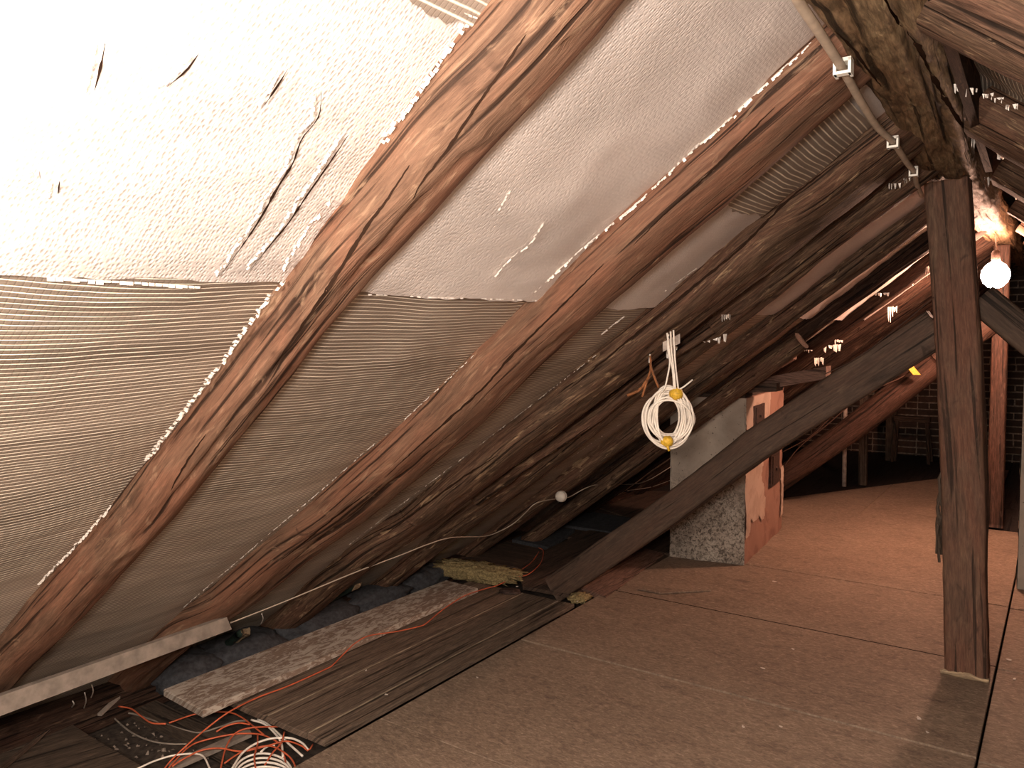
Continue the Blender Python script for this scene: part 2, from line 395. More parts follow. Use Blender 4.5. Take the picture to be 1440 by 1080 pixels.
# ================================================================= SETTING
# ---- roof decks above the foil, closing walls
def slab(name, pts, th, m):
    n = (pts[1]-pts[0]).cross(pts[3]-pts[0]).normalized()
    vs = list(pts)+[p+n*th for p in pts]
    fs = [(3, 2, 1, 0), (4, 5, 6, 7)]+[(i, (i+1) % 4, (i+1) % 4+4, i+4) for i in range(4)]
    o = mesh(name, vs, fs, m); o['kind'] = 'structure'; return o
Y0, Y1 = -1.6, 10.5
AP = V((-.345, 0, 2.05+(.105)*TAN+.30))
def dp(X, Y, s):  # roof deck point
    return V((X, Y, AP.z-abs(X+.345)*TAN))
slab('ceiling', [dp(-.345, Y0, 0), dp(-4.1, Y0, 0), dp(-4.1, Y1, 0), dp(-.345, Y1, 0)], -.02, M_DECK)
slab('ceiling', [dp(-.345, Y0, 0), dp(2.9, Y0, 0), dp(2.9, Y1, 0), dp(-.345, Y1, 0)], .02, M_DECK)
slab('wall_front', [V((-4.1, Y0, -.5)), V((3, Y0, -.5)), V((3, Y0, 2.6)), V((-4.1, Y0, 2.6))], .02, M_DECK)
slab('wall_right', [V((2.9, Y0, -.3)), V((2.9, Y1, -.3)), V((2.9, Y1, .5)), V((2.9, Y0, .5))], .02, M_DECK)
slab('wall_left', [V((-3.72, Y0, -.3)), V((-3.72, Y1, -.3)), V((-3.72, Y1, .3)), V((-3.72, Y0, .3))], -.02, M_DECK)

# ---- far brick gable wall
wb = mesh('wall_back', [V((x, y, z)) for y in (Y1+.006, Y1+.2) for x, z in ((-4.1, -.25), (3, -.25), (3, .1), (-.345, 2.62), (-4.1, -.1))],
          [(0, 1, 2, 3, 4), (9, 8, 7, 6, 5), (0, 5, 6, 1), (1, 6, 7, 2), (2, 7, 8, 3), (3, 8, 9, 4), (4, 9, 5, 0)], M_MORTAR)
wb['kind'] = 'structure'
def brick_mesh(L, i):
    vs = []; fs = []
    for x, y, z in [(sx, sy, sz) for sy in (0, 1) for sz in (-1, 1) for sx in (-1, 1)]:
        j = lambda s: random.uniform(-s, s)
        vs.append(V((x*(L/2-(.004 if y else 0))+j(.003), -.016*y+j(.003), z*(.0325-(.003 if y else 0))+j(.003))))
    fs = [(4, 5, 7, 6), (0, 1, 5, 4), (2, 6, 7, 3), (0, 4, 6, 2), (1, 3, 7, 5)]
    me = bpy.data.meshes.new('brick'); me.from_pydata([tuple(v) for v in vs], [], fs); me.materials.append(M_BRICK); return me
BM = [brick_mesh(.232, i) for i in range(4)]; BH = [brick_mesh(.112, i) for i in range(2)]
extra = []
for row in range(-1, 31):
    z = row*.078+.03; x = -4.0+(row % 2)*.12
    while x < 2.6:
        hd = random.random() < .12; L = .112 if hd else .232
        cx = x+L/2; x += L+.012
        if z+.04 > 2.6-abs(cx+.345)*TAN-.05 or z < -.1: continue
        if -3.05 < cx < -.75 and z < 1.25:
            me = random.choice(BH if hd else BM); o = bpy.data.objects.new('brick', me); o.location = (cx, Y1+.008, z); link(o, wb)
        else:
            me = random.choice(BH if hd else BM)
            extra.append(([V(v.co)+V((cx, Y1+.008, z)) for v in me.vertices], [tuple(p.vertices) for p in me.polygons]))
vs, fs = merge(extra); o = mesh('brick', vs, fs, M_BRICK, wb); o['kind'] = 'stuff'

# ---- floor
floor = empty('floor', (0, 0, 0), kind='structure')
prism('subfloor', [(-4.1, Y0), (3, Y0), (3, Y1), (-4.1, Y1)], -.25, -.16, M_DUST, floor)
g = .004
SX = [(-2.10, -.2085), (-.2075, 1.0), (1.01, 2.85)]
YS = [Y0, .22, 1.13, 2.10, 3.04, 3.945, 4.855, 5.78, 6.72]
for (x0, x1) in SX:
    for i in range(len(YS)-1):
        g = .018 if 3.945 in YS[i:i+2] else .004
        sh = 0 if x0 < -1 else (-.02 if x0 < .5 else .3)
        prism('board', [(x0+.004, YS[i]+g/2+sh), (x1-.004, YS[i]+g/2+sh), (x1-.004, YS[i+1]-(g if YS[i+1] == 3.945 else .004)/2+sh), (x0+.004, YS[i+1]-(g if YS[i+1] == 3.945 else .004)/2+sh)], -.022, random.uniform(-.001, .001) - (.003 if YS[i] == 3.945 else 0), M_OSB, floor, bevel=.002)
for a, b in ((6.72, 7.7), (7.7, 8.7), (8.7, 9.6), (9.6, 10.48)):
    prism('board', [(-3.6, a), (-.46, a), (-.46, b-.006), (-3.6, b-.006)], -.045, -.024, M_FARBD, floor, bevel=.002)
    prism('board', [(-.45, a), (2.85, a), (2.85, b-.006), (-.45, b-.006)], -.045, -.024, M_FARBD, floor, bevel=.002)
prism('board', [(-2.18, 6.722), (-1.33, 6.722), (-1.33, 8.23), (-2.0, 7.04)], -.022, -.001, M_OSB, floor, bevel=.002)  # slanted edge follows the border of the painted shadow
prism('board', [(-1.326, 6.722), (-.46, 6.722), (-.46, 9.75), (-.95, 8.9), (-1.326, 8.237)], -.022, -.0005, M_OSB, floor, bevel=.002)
prism('gap_shade_strip', [(-2.09, 3.937), (-.212, 3.937), (-.212, 3.953), (-2.09, 3.953)], -.02, -.0025, M_GAPSHADE, floor, bevel=.0002)  # dark strip painting the shade in the open gap between sheets
# boards beside and behind the masonry
prism('board', [(-2.098, 4.86), (-3.6, 4.86), (-3.6, 6.71), (-2.098, 6.71)], -.03, -.012, M_OLDBD, floor)
# tongue-and-groove panel planks
for a, b in ((-2.86, -2.735), (-2.73, -2.612), (-2.608, -2.479), (-2.473, -2.36), (-2.357, -2.246), (-2.240, -2.145)):
    prism('plank', [(a, 1.87+random.uniform(-.004, .004)), (b, 1.87), (b, 3.63), (a, 3.63)], -.026, -.004-random.uniform(0, .0015), M_PLANK, floor, bevel=.0025)
# joists under the open eaves strip
for y in (1.78, 3.72):
    boxbetween('joist', (-3.6, y, -.14), (-2.12, y, -.14), V((0, .05, 0)), V((0, 0, .03)), M_JOIST, floor)
for x in (-2.476, -2.610, -2.243): prism('tongue', [(x-.003, 1.88), (x+.0035, 1.88), (x+.0035, 3.62), (x-.003, 3.62)], -.02, -.0035 if x != -2.61 else -.008, M_TONGUE, floor, bevel=.0005)

# ================================================================= FOIL SHEETS
RAFY = [1.04, 1.98, 2.74, 3.5, 4.25, 5.0, 5.75, 6.5, 7.25, 8.0, 8.75, 9.5]
BAYS = [-1.55, -.7, .2]+RAFY+[10.45]
def sag(y):
    for a, b in zip(BAYS[:-1], BAYS[1:]):
        if a <= y <= b: return sin(pi*(y-a)/(b-a))
    return 0
def foilpt(X, Y, base, seed, amp, side='L'):
    s = X/cos(RA)
    w = noise.noise(V((s*3+seed, Y*2, 1)))*.014+abs(noise.noise(V((s*7+seed, Y*3+X*2, 4))))*.010+noise.noise(V((s*18, Y*9+seed, 2)))*.003
    off = base-.022*sag(Y)+w*amp
    return (sl if side == 'L' else sr)(X, Y, off)
def sheet(name, x0, x1, y0, y1, m, base, seed, amp=1, side='L', dx=.02, dy=.03, parent=None, ragged=.01):
    nx = int(abs(x1-x0)/dx)+1; ny = int((y1-y0)/dy)+1; vs = []; uv = []; fs = []
    for i in range(nx+1):
        for j in range(ny+1):
            Y = y0+(y1-y0)*j/ny; X = x0+(x1-x0)*i/nx
            if i == 0: X += ragged*noise.noise(V((Y*6, seed, 0)))+ragged*.6*noise.noise(V((Y*25, seed, 1)))
            vs.append(foilpt(X, Y, base, seed, amp, side)); uv.append((Y, X/cos(RA)))
    for i in range(nx):
        for j in range(ny):
            a = i*(ny+1)+j; fs.append((a, a+ny+1, a+ny+2, a+1))
    return mesh(name, vs, fs, m, parent, uv, True)
fl = sheet('foil_sheet', -3.68, -1.15, Y0, 10.45, M_FOILL, .104, 1.0, .8, dx=.03)
tag(fl, 'lower brown roofing membrane with parallel threads under the left rafters', 'roof membrane')
fu = sheet('foil_sheet', -1.192, -.36, Y0, 10.45, M_FOILU, .090, 5.0, 1.0, dx=.02)
tag(fu, 'upper pale quilted foil sheet, torn and sagging, on the left roof slope', 'roof membrane')
fr = sheet('foil_sheet', 2.85, -.33, Y0, 10.45, M_FOILL, .125, 9.0, .8, 'R', dx=.05, dy=.05)
tag(fr, 'dark threaded membrane on the right roof slope beyond the ridge beam', 'roof membrane')
# strips of thread mesh laid over the quilted foil
sheet('thread_patch', -.705, -.44, .1, 1.01, M_FOILT, .072, 5.0, 1.0, dx=.02, dy=.02, parent=fu, ragged=.03)
sheet('thread_patch', -.80, -.47, 2.07, 2.66, M_FOILT, .074, 5.0, 1.0, dx=.02, dy=.02, parent=fu, ragged=.03)

BATCH = {}; BREF = {}
def ribbon(name, pts, wmin, wmax, m, parent, lift=.012, step=.007, gaps=.1, base=.09, dirv=None, seedr=0):
    """torn foil lip: little scalloped tabs curling off the sheet, following points on the slope"""
    pts = resample(pts, step); vs = []; fs = []
    rnd = random.Random(seedr+len(pts))
    for i in range(len(pts)-1):
        if rnd.random() < gaps: continue
        a, b = pts[i], pts[i+1]; t = (b-a)
        if t.length < 1e-5: continue
        t.normalize(); w = NL.cross(t).normalized()
        if dirv is not None and w.dot(dirv) < 0: w = -w
        wd_ = rnd.uniform(wmin, wmax); k = len(vs); l = lift*rnd.uniform(.4, 1.2)
        b2 = a.lerp(b, rnd.uniform(.8, 1.05))
        vs += [a, b2, b2+w*wd_*.6-NL*l, a+w*wd_*.6-NL*l, b2+w*wd_-NL*l*.6+t*rnd.uniform(-.004, .004), a+w*wd_-NL*l*.6]
        fs += [(k, k+1, k+2, k+3), (k+3, k+2, k+4, k+5)]
    BATCH.setdefault((name, m.name, parent.name), []).append((vs, fs)); BREF[name, m.name, parent.name] = (m, parent)
def strip(name, pts, w, m, parent, off=0):
    pts = resample(pts, .012); vs = []; fs = []
    for i, p in enumerate(pts):
        t = (pts[min(i+1, len(pts)-1)]-pts[max(0, i-1)]).normalized(); s = NL.cross(t).normalized()
        ww = w*(.25+sin(pi*i/(len(pts)-1)))*random.uniform(.4, 1)
        vs += [p+s*ww, p-s*ww*.6]
        if i: k = 2*i; fs.append((k-2, k-1, k+1, k))
    BATCH.setdefault((name, m.name, parent.name), []).append((vs, fs)); BREF[name, m.name, parent.name] = (m, parent)
# tears in the pale sheet (positions read on the roof plane)
TEARS = [[(148, 60), (142, 95), (133, 128)], [(280, 75), (262, 100), (235, 122)], [(406, 95), (390, 122), (372, 148)],
         [(452, 130), (448, 165), (425, 195), (412, 230), (392, 262), (368, 305), (345, 340), (310, 388)],
         [(490, 190), (462, 232), (432, 275), (405, 315), (380, 345), (352, 380)],
         [(55, 240), (57, 252)], [(84, 255), (82, 272)],
         [(768, 312), (748, 342), (722, 362), (700, 386)], [(722, 266), (706, 292)]]
for i, T in enumerate(TEARS):
    wp = [rl(x, y, .066) for x, y in T]
    big = i in (3, 4); 
    if i not in (7, 8): strip('tear_shade_strip', [p for p in wp], .0032 if big else .0022, M_GAPSHADE, fu)  # dark strip stands in for the shaded hole behind the tear
    ribbon('torn_edge', [p-NL*.002+V((-.004, -.006, 0)) for p in wp], .006, .014 if big else .009, M_FOILB, fu, .006, gaps=.15, dirv=V((0, -1, 0)), seedr=i)
# bright turned-up edges along the upper sides of the rafters and at the overlap
EDG = [[(668, 32), (640, 75), (600, 130), (566, 178), (548, 205)], [(470, 285), (440, 325), (405, 380)], [(408, 398), (375, 438), (330, 500), (275, 572), (215, 650)], [(165, 712), (120, 762), (62, 822)],
       [(1143, 62), (1080, 120), (1040, 158)], [(1036, 163), (970, 220), (905, 282), (862, 318), (815, 358), (755, 412)], [(672, 500), (572, 592), (510, 643)], [(508, 645), (456, 691), (400, 738), (318, 808), (262, 856)],
       [(985, 378), (930, 418), (915, 432)], [(843, 500), (735, 584), (665, 638), (567, 712), (492, 770)],
       [(742, 645), (695, 680), (636, 720), (560, 780)], [(1285, 252), (1262, 262), (1240, 262)], [(712, 712), (600, 792)], [(876, 598), (800, 650)]]
for i, T in enumerate(EDG):
    big = i in (0, 2); wp = [rl(x-(6 if i < 4 else 3), y-(4 if i < 4 else 3), .082) for x, y in T]
    ribbon('torn_edge', wp, .004 if i > 3 else .010, (.020 if big else .008) if i != 5 else .014, M_FOILB, fu if i in (0, 1, 4, 5, 8, 11) else fl, .010 if i < 6 else .004, step=.008, gaps=.12 if i < 6 else .45, dirv=V((0, -1, 0)), seedr=20+i)
ribbon('torn_edge', [rl(x, y, .07) for x, y in ((66, 389), (140, 394), (200, 397), (283, 403))], .003, .009, M_FOILB, fu, .004, step=.012, gaps=.05, dirv=V((-1, 0, 0)), seedr=50)
ribbon('torn_edge', [rl(x, y, .07) for x, y in ((512, 413), (600, 417), (755, 422))], .001, .003, M_FOILB, fu, .003, step=.012, gaps=.5, dirv=V((-1, 0, 0)), seedr=51)
ribbon('torn_edge', [rl(x, y, .07) for x, y in ((598, -6), (640, 12), (690, 32))], .001, .003, M_FOILB, fu, .003, step=.01, gaps=.3, dirv=V((-1, 0, 0)), seedr=52)
# hanging scraps of foil further back
def scrap(cx, cy, w, h, off, parent, n=7, plane=rl, seedr=0, mat=None):
    rnd = random.Random(seedr); c = plane(cx, cy, off); sc = (c-CP).dot(_f)/FPX
    vs = []; fs = []
    for i in range(n):
        x0 = -w/2+w*i/n; x1 = x0+w/n*rnd.uniform(.6, 1.1); hh = h*rnd.uniform(.3, 1)
        k = len(vs); d = rnd.uniform(-.01, .01)
        for (x, z) in ((x0, 0), (x1, rnd.uniform(-.1, .1)*h), (x1-.2*w/n, -hh), (x0+.2*w/n, -hh*rnd.uniform(.7, 1))):
            vs.append(c+_r*(x*sc)+V((0, 0, 1))*(z*sc+x*.0)+_f*d*(1 if z else .2))
        fs.append((k, k+1, k+2, k+3))
    m = mat or M_FOILB; BATCH.setdefault(('foil_scrap', m.name, parent.name), []).append((vs, fs)); BREF['foil_scrap', m.name, parent.name] = (m, parent)
k = 0
for cx, cy, w, h in [(1005, 470, 40, 14), (1022, 442, 14, 12), (945, 487, 18, 18), (1025, 545, 8, 22), (1168, 485, 34, 12), (1180, 478, 12, 10), (1152, 503, 14, 14), (1135, 492, 16, 6), (1255, 432, 14, 22), (1278, 398, 14, 5), (1240, 412, 20, 6), (1305, 375, 5, 16), (1072, 508, 10, 8), (952, 560, 10, 4), (1258, 258, 16, 10), (1275, 250, 8, 8)]:
    scrap(cx, cy, w, h, .02, fu, 5, rl, k); k += 1
for cx, cy, w, h in [(1352, 118, 22, 22), (1368, 124, 16, 12), (1390, 132, 18, 10), (1405, 138, 14, 8), (1425, 147, 20, 8), (1372, 190, 10, 22), (1395, 200, 20, 6), (1420, 216, 34, 8), (1384, 250, 12, 14), (1398, 250, 14, 10)]:
    scrap(cx, cy, w, h, .03, fr, 5, rr, k); k += 1
# thread net showing in the hole next to the first rafter
net = []
for j in range(6): net.append(tube_data([rl(556+j*6, 205-j*8, .085), rl(585+j*5, 180-j*9, .075)], .0008, 3, .05))
for j in range(4): net.append(tube_data([rl(553+j*9, 212-j*7, .08), rl(592+j*9, 155-j*5, .08)], .0008, 3, .05))
v_, f_ = merge(net); mesh('thread_net', v_, f_, M_WCABLE, fu)
# bright foil bits standing in for daylight through pinholes
ribbon('foil_scrap', [rl(845, 470, .06), rl(862, 456, .06), rl(878, 444, .06)], .004, .012, M_FOILB, fl, .004, gaps=.2)
ribbon('foil_scrap', [rl(985, 437, .05), rl(1004, 424, .05), rl(1020, 411, .05)], .008, .02, M_FOILB, fu, .004, gaps=.1)

for kk, parts in BATCH.items():
    v_, f_ = merge(parts); o = mesh(kk[0], v_, f_, BREF[kk][0], BREF[kk][1]); o['kind'] = 'stuff'

# ================================================================= RAFTERS, left slope
def rafter_from_px(hi, lo, label, m, seed, cracks=(), group=None, xr=(-3.3, -.40), prof=1.0, knots=(), corr=.035):
    H = [rl(x, y, .07) for x, y in hi]; Lw = [rl(x, y, .07) for x, y in lo]
    H.sort(key=lambda p: p.x); Lw.sort(key=lambda p: p.x)
    def at(P, X):
        if X <= P[0].x: return P[0].y
        for a, b in zip(P[:-1], P[1:]):
            if a.x <= X <= b.x: return a.y+(b.y-a.y)*(X-a.x)/(b.x-a.x)
        return P[-1].y
    path = []; rad = []; N = 12
    for i in range(N+1):
        X = xr[1]+(xr[0]-xr[1])*i/N; h = at(H, X); l = at(Lw, X); r = (l-h)/2
        cc = corr*min(1, max(0, (-.5-X)/1.0)); r -= cc*.5; path.append(sl(X, (h+l)/2+cc*.5, .07)); rad.append((r*prof, min(.085, max(.06, r*.85))))
    t = log('log_rafter', path, rad, m, None, 40, .022, 2.5, .0045, .0014, cracks, V((0, 1, 0)), seed, knots=knots)
    return tag(t, label, 'rafter', group)
r1 = rafter_from_px([(0, 890), (110, 765), (270, 575), (420, 370), (560, 178), (690, 0)], [(0, 965), (250, 700), (545, 335), (700, 152), (835, 0)],
    'thick reddish log rafter nearest the camera with a long split down its face', M_RAF, 1,
    cracks=[(.10, .25, .36, .31, .007, .020), (.28, .33, .60, .27, .008, .022), (.02, .30, .12, .22, .004, .010), (.5, .34, .8, .38, .005, .012), (.3, .2, .5, .18, .004, .008)], knots=[(.14, .27, .03, .010), (.42, .2, .02, .008)])
r2 = rafter_from_px([(1145, 62), (1040, 158), (860, 320), (672, 503), (572, 594), (511, 644), (456, 692), (400, 739), (305, 818), (211, 897)],
    [(1172, 124), (1010, 260), (880, 375), (744, 500), (678, 567), (594, 639), (511, 708), (436, 758), (400, 792), (333, 839), (278, 875)],
    'second log rafter from the camera, brown with a pale worn ridge', M_RAF, 2,
    cracks=[(.05, .25, .4, .28, .006, .014), (.35, .32, .75, .28, .011, .026), (.65, .27, .97, .31, .011, .026), (.1, .38, .5, .4, .005, .01)], knots=[(.25, .25, .03, .01)])
r3 = rafter_from_px([(1232, 172), (1186, 212), (1119, 266), (1040, 343), (990, 375), (927, 430), (843, 497), (760, 567), (664, 639), (567, 714), (489, 772)],
    [(1262, 214), (1207, 256), (1152, 295), (1065, 362), (982, 433), (866, 522), (800, 569), (719, 633), (636, 700), (539, 764), (503, 794)],
    'third log rafter from the camera, above the hanging white cable coil', M_RAF2, 3,
    cracks=[(.05, .34, .5, .32, .009, .022), (.4, .28, .9, .31, .009, .020), (.1, .22, .4, .24, .005, .01)], knots=[(.3, .26, .025, .01)])
def rafter_std(y, label, seed, m, group, r=.075, tw=.0):
    path = [sl(X, y+tw*(X+.4)+.02*noise.noise(V((X*1.5, seed*3.3, 0))), .07) for X in (-.40, -1.0, -1.6, -2.2, -2.8, -3.35)]
    t = log('log_rafter', path, [(r, .07), (r*1.05, .072), (r, .07), (r*1.1, .075), (r, .07), (r, .07)], m, None, 24, .04, 2.3, .006, .0016,
            [(.05, .30, .5, .27, .008, .018), (.4, .33, .95, .29, .008, .018)], V((0, 1, 0)), seed)
    return tag(t, label, 'rafter', group)
names = ['fourth log rafter on the left slope, ending at the ridge beside the post top', 'fifth log rafter on the left slope, just before the stained chimney', 'sixth log rafter on the left slope, beside the stained chimney',
         'seventh log rafter on the left slope, behind the stained chimney']
for i, y in enumerate(RAFY[3:]):
    if i < 4: rafter_std(y, names[i], 4+i, M_RAF2 if i < 2 else M_DIMWOOD, None, .085 if i == 0 else .075, .10 if i == 0 else .07)  # farther rafters darkened in colour to offset the bulb's light
    else: rafter_std(y, 'dark log rafter deep at the back of the left slope', 4+i, M_DIMWOOD, 'rearmost left rafters')
t = log('trimmer_log', [sl(X, 4.60, -.035) for X in (-1.25, -1.8, -2.4, -3.3)], [(.07, .055)]*4, M_RAF2, None, 20, .04, 2.3, .006, .002, (), V((0, 1, 0)), 51)
tag(t, 'short low-set trimmer log cutting across the upper left of the stained chimney', 'rafter')
# bark-covered pole lying along the fourth rafter
t = log('bark_pole', [rl(1000, 462, .02), rl(930, 512, .015), rl(840, 585, .01), rl(742, 652, .02), rl(668, 705, .03)], [(.022, .022)]*5, M_RAF2, None, 14, .02, 2, .006, .003, (), V((0, 1, 0)), 33)
tag(t, 'thin grey bark-covered pole under the rafters behind the cable coil', 'pole')
# right slope rafters
def rafter_right(y, label, seed, group=None, r=.085, m=M_RAF):
    path = [sr(X, y+.015*noise.noise(V((X, seed*2.1, 0))), .07) for X in (-.28, .5, 1.3, 2.1, 2.8)]
    t = log('log_rafter', path, [(r, .075)]*5, m, None, 26, .04, 2.2, .006, .0016, [(.02, .7, .4, .72, .006, .012)], V((0, 1, 0)), seed)
    return tag(t, label, 'rafter', group)
rafter_right(1.80, 'orange-brown log rafter at the top right corner of the picture', 21, r=.125, m=M_RAF2)
rafter_right(2.90, 'second right-slope log rafter, foil shreds along its upper edge', 22, r=.15, m=M_RAF2)
rafter_right(3.95, 'third right-slope log rafter, just beyond the main post', 23, r=.18, m=M_RAF2)
for i, y in enumerate((5.0, 5.9, 6.8, 7.7, 8.6, 9.5)): rafter_right(y, 'reddish log rafter deep on the right slope near the lit bulb', 24+i, 'rear right rafters', .085)
rafter_right(1.04, 'right-slope log rafter just outside the upper frame edge', 31, r=.08)

# ================================================================= RIDGE BEAM
bm_path = [V((-.30, Y0, 2.17)), V((-.31, .5, 2.17)), V((-.318, 1.6, 2.168)), V((-.35, 2.4, 2.17)), V((-.395, 3.2, 2.17)), V((-.415, 3.7, 2.172)), V((-.41, 5, 2.175)), V((-.41, Y1, 2.175))]
t = log('ridge_beam', bm_path, [(.112, .10), (.112, .10), (.112, .10), (.10, .10), (.095, .10), (.085, .098), (.085, .095), (.085, .095)], M_BEAM, None, 72, .02, 4.5, .012, .003,
        [(.20, .235, .445, .13, .014, .045), (.30, .10, .44, .07, .010, .02), (.05, .30, .36, .33, .008, .014)], V((1, 0, 0)), 8)
tag(t, 'big rough-hewn brown ridge beam carried by the post, running away overhead', 'beam')

tag(boxbetween('added_dark_board', V((-.183, .2, 2.17)), V((-.268, 3.62, 2.17)), V((.012, 0, 0)), V((0, 0, .10)), M_DIMWOOD), 'dark board added along the right side of the ridge beam', 'board')  # added to keep the beam's right side dark against the bulb
tag(boxbetween('wall_plate', V((-3.26, -1.5, -.06)), V((-3.26, 10.4, -.06)), V((.09, 0, 0)), V((0, 0, .075)), M_DIMWOOD), 'blackened timber wall plate under the rafter feet along the left eaves', 'beam')
from mathutils.bvhtree import BVHTree
def split(o, px, w, label=None):
    """dark strip, the painted shade inside a drying split, following a line on the timber's surface"""
    me = o.data; L0 = parent_loc(o); bv = BVHTree.FromPolygons([v.co+L0 for v in me.vertices], [tuple(p.vertices) for p in me.polygons])
    vs = []; fs = []; pp = resample([V((x, y, 0)) for x, y in px], 5)
    hits = []
    for p in pp:
        d = ray(p.x+1.6*noise.noise(V((p.x*.12, p.y*.12, 1))), p.y).normalized(); h = bv.ray_cast(CP, d)
        if h[0] is not None: hits.append((h[0], h[1] if h[1].dot(d) < 0 else -h[1]))
    for i in range(len(hits)):
        a = hits[max(0, i-1)][0]; b = hits[min(len(hits)-1, i+1)][0]; c, n = hits[i]
        sd_ = (b-a).normalized().cross(n).normalized(); ww = w*(.15+max(0, sin(pi*i/(len(hits)-1)))**.5)*(.6+.8*abs(noise.noise(c*20)))
        vs += [c+n*.0012+sd_*ww*.5, c+n*.0012-sd_*ww*.5]
        if i: k = 2*i; fs.append((k-2, k, k+1, k-1))
    mesh('split', vs, fs, M_GAPSHADE, o)
ridge = bpy.data.objects['ridge_beam']
split(ridge, [(1240, -6), (1262, 30), (1290, 62), (1302, 88), (1318, 118), (1335, 148), (1350, 172), (1364, 192)], .016)
split(ridge, [(1172, 42), (1198, 66), (1215, 90), (1240, 122)], .006)
split(r1, [(740, 48), (720, 78), (700, 107), (667, 153), (627, 213), (597, 250), (580, 280)], .006)
split(r1, [(576, 232), (545, 280), (517, 317), (490, 360), (463, 403), (437, 440), (400, 493), (375, 530)], .007)
split(r1, [(290, 610), (262, 650), (240, 690)], .005)
split(r2, [(1090, 150), (1040, 200), (985, 255), (930, 305), (890, 345)], .006)
split(r2, [(850, 370), (790, 430), (720, 500), (680, 545), (630, 590), (575, 640), (540, 672)], .008)
split(r2, [(520, 690), (470, 728), (430, 760), (395, 788)], .010)
split(r3, [(1180, 225), (1110, 280), (1040, 350), (985, 395), (925, 445), (870, 490), (800, 548)], .010)
split(r3, [(700, 640), (650, 672), (590, 716), (545, 750)], .009)
# ================================================================= MAIN POST AND BRACES
post = empty('timber_post', (-.30, 3.78, 0), 'square dark timber post in the right foreground carrying the ridge beam', 'post')
log('shaft', [V((-.308, 3.795, .012)), V((-.330, 3.795, .7)), V((-.372, 3.79, 1.4)), V((-.428, 3.785, 2.075))], [(.079, .07), (.080, .07), (.084, .07), (.083, .07)], M_POST, post, 56, .02, 9, .0035, .0012,
    [], V((1, 0, 0)), 12, knots=[(.68, .78, .035, .006), (.85, .80, .03, .006)])
t = [V((-.40, 3.735, .008)), V((-.30, 3.735, .014)), V((-.222, 3.735, .010))]
log('splintered_foot', t, [(.011, .010), (.014, .012), (.010, .011)], M_PALE, post, 12, .012, 3, .004, .003, (), V((0, 0, 1)), 3)
bk = []
for i in range(26):
    z = random.uniform(.58, .86); x = -.40-random.uniform(0, .03); y = 3.74+random.uniform(-.01, .06)
    bk.append(tube_data([V((x, y, z)), V((x-random.uniform(0, .012), y, z-.04)), V((x+random.uniform(-.008, .012), y, z-random.uniform(.07, .13)))], random.uniform(.003, .007), 5, .03))
v_, f_ = merge(bk); o = mesh('bark_shreds', v_, f_, M_JOIST, post); o['kind'] = 'stuff'
# brace from the post down-left to the floor
a1, b1 = onY(1316, 425, 3.80), onY(1328, 492, 3.80); a2, b2 = onY(1050, 593, 3.80), onY(1085, 652, 3.80); a3, b3 = onY(940, 682, 3.80), onY(965, 738, 3.80); a4, b4 = onY(752, 826, 3.80), onY(800, 842, 3.80)
mids = [(a1+b1)/2, (a2+b2)/2, (a3+b3)/2, V((-2.36, 3.80, .0))]
wd2 = [.080, .078, .076, .078]
t = log('diagonal_brace', mids, [(.065, w) for w in wd2], M_BRACE, None, 48, .025, 8, .004, .0012, [(.3, .27, .7, .23, .004, .006)], V((0, 1, 0)), 15)
tag(t, 'dark square timber brace running from the main post down to the floor', 'brace')
t = log('diagonal_brace', [V((-.30, 3.84, 1.59)), V((.3, 3.84, 1.02)), V((.9, 3.84, .48)), V((1.42, 3.84, .0))], [(.06, .062)]*4, M_BRACE, None, 40, .025, 8, .004, .0012, [(.0, .72, .3, .76, .007, .012), (.0, .25, .35, .27, .006, .01)], V((0, 1, 0)), 16)
tag(t, 'grey-brown timber brace sloping down to the right from the main post', 'brace')
tube('loose_wire', [onY(1313, 418, 3.72), onY(1285, 442, 3.72), onY(1240, 478, 3.72), onY(1205, 504, 3.72), onY(1160, 526, 3.72)], .0022, M_LOG2, None)
tag(bpy.context.scene.objects['loose_wire'], 'thin reddish wire lying along the top of the square brace', 'wire')
# second truss further back
post2 = log('timber_post', [V((-.40, 6.85, 0)), V((-.405, 6.85, 1.0)), V((-.41, 6.85, 2.08))], [(.052, .06)]*3, M_LOG2, None, 40, .03, 8, .003, .001, (), V((1, 0, 0)), 41)
tag(post2, 'narrow reddish timber post behind the main post, lit by the bulb', 'post')
lg = log('round_log_brace', [onY(1320, 508, 6.8), onY(1225, 582, 6.8), onY(1150, 637, 6.8), onY(1075, 690, 6.8), V((-2.32, 6.8, -.02))], [(.085, .095), (.09, .10), (.09, .10), (.085, .09), (.085, .09)], M_LOG2, None, 26, .03, 2, .005, .0015, (), V((0, 1, 0)), 42)
tag(lg, 'round log brace behind the square brace, with wires tied along it', 'brace')
log('upper_stub', [V((-.42, 6.8, 1.55)), onY(1320, 508, 6.8)], [(.07, .08), (.085, .095)], M_LOG2, lg, 20, .04, 2, .004)
for i, (px) in enumerate([[(1318, 486), (1285, 505), (1262, 522), (1232, 548), (1200, 566), (1160, 600), (1125, 628), (1103, 655)],
                          [(1312, 482), (1295, 505), (1272, 528), (1240, 543), (1215, 555), (1170, 586), (1140, 614), (1100, 636)],
                          [(1300, 492), (1262, 512), (1228, 545), (1180, 575), (1130, 622)]]):
    w = tube('bundled_wire', [onY(x, y, 6.66) for x, y in px], .005, M_REDBD if i < 2 else M_LOG2, None)
    tag(w, ['outermost pink wire strung along the round log brace', 'middle pink wire strung along the round log brace', 'short inner wire tied to the round log brace'][i], 'wire', None)
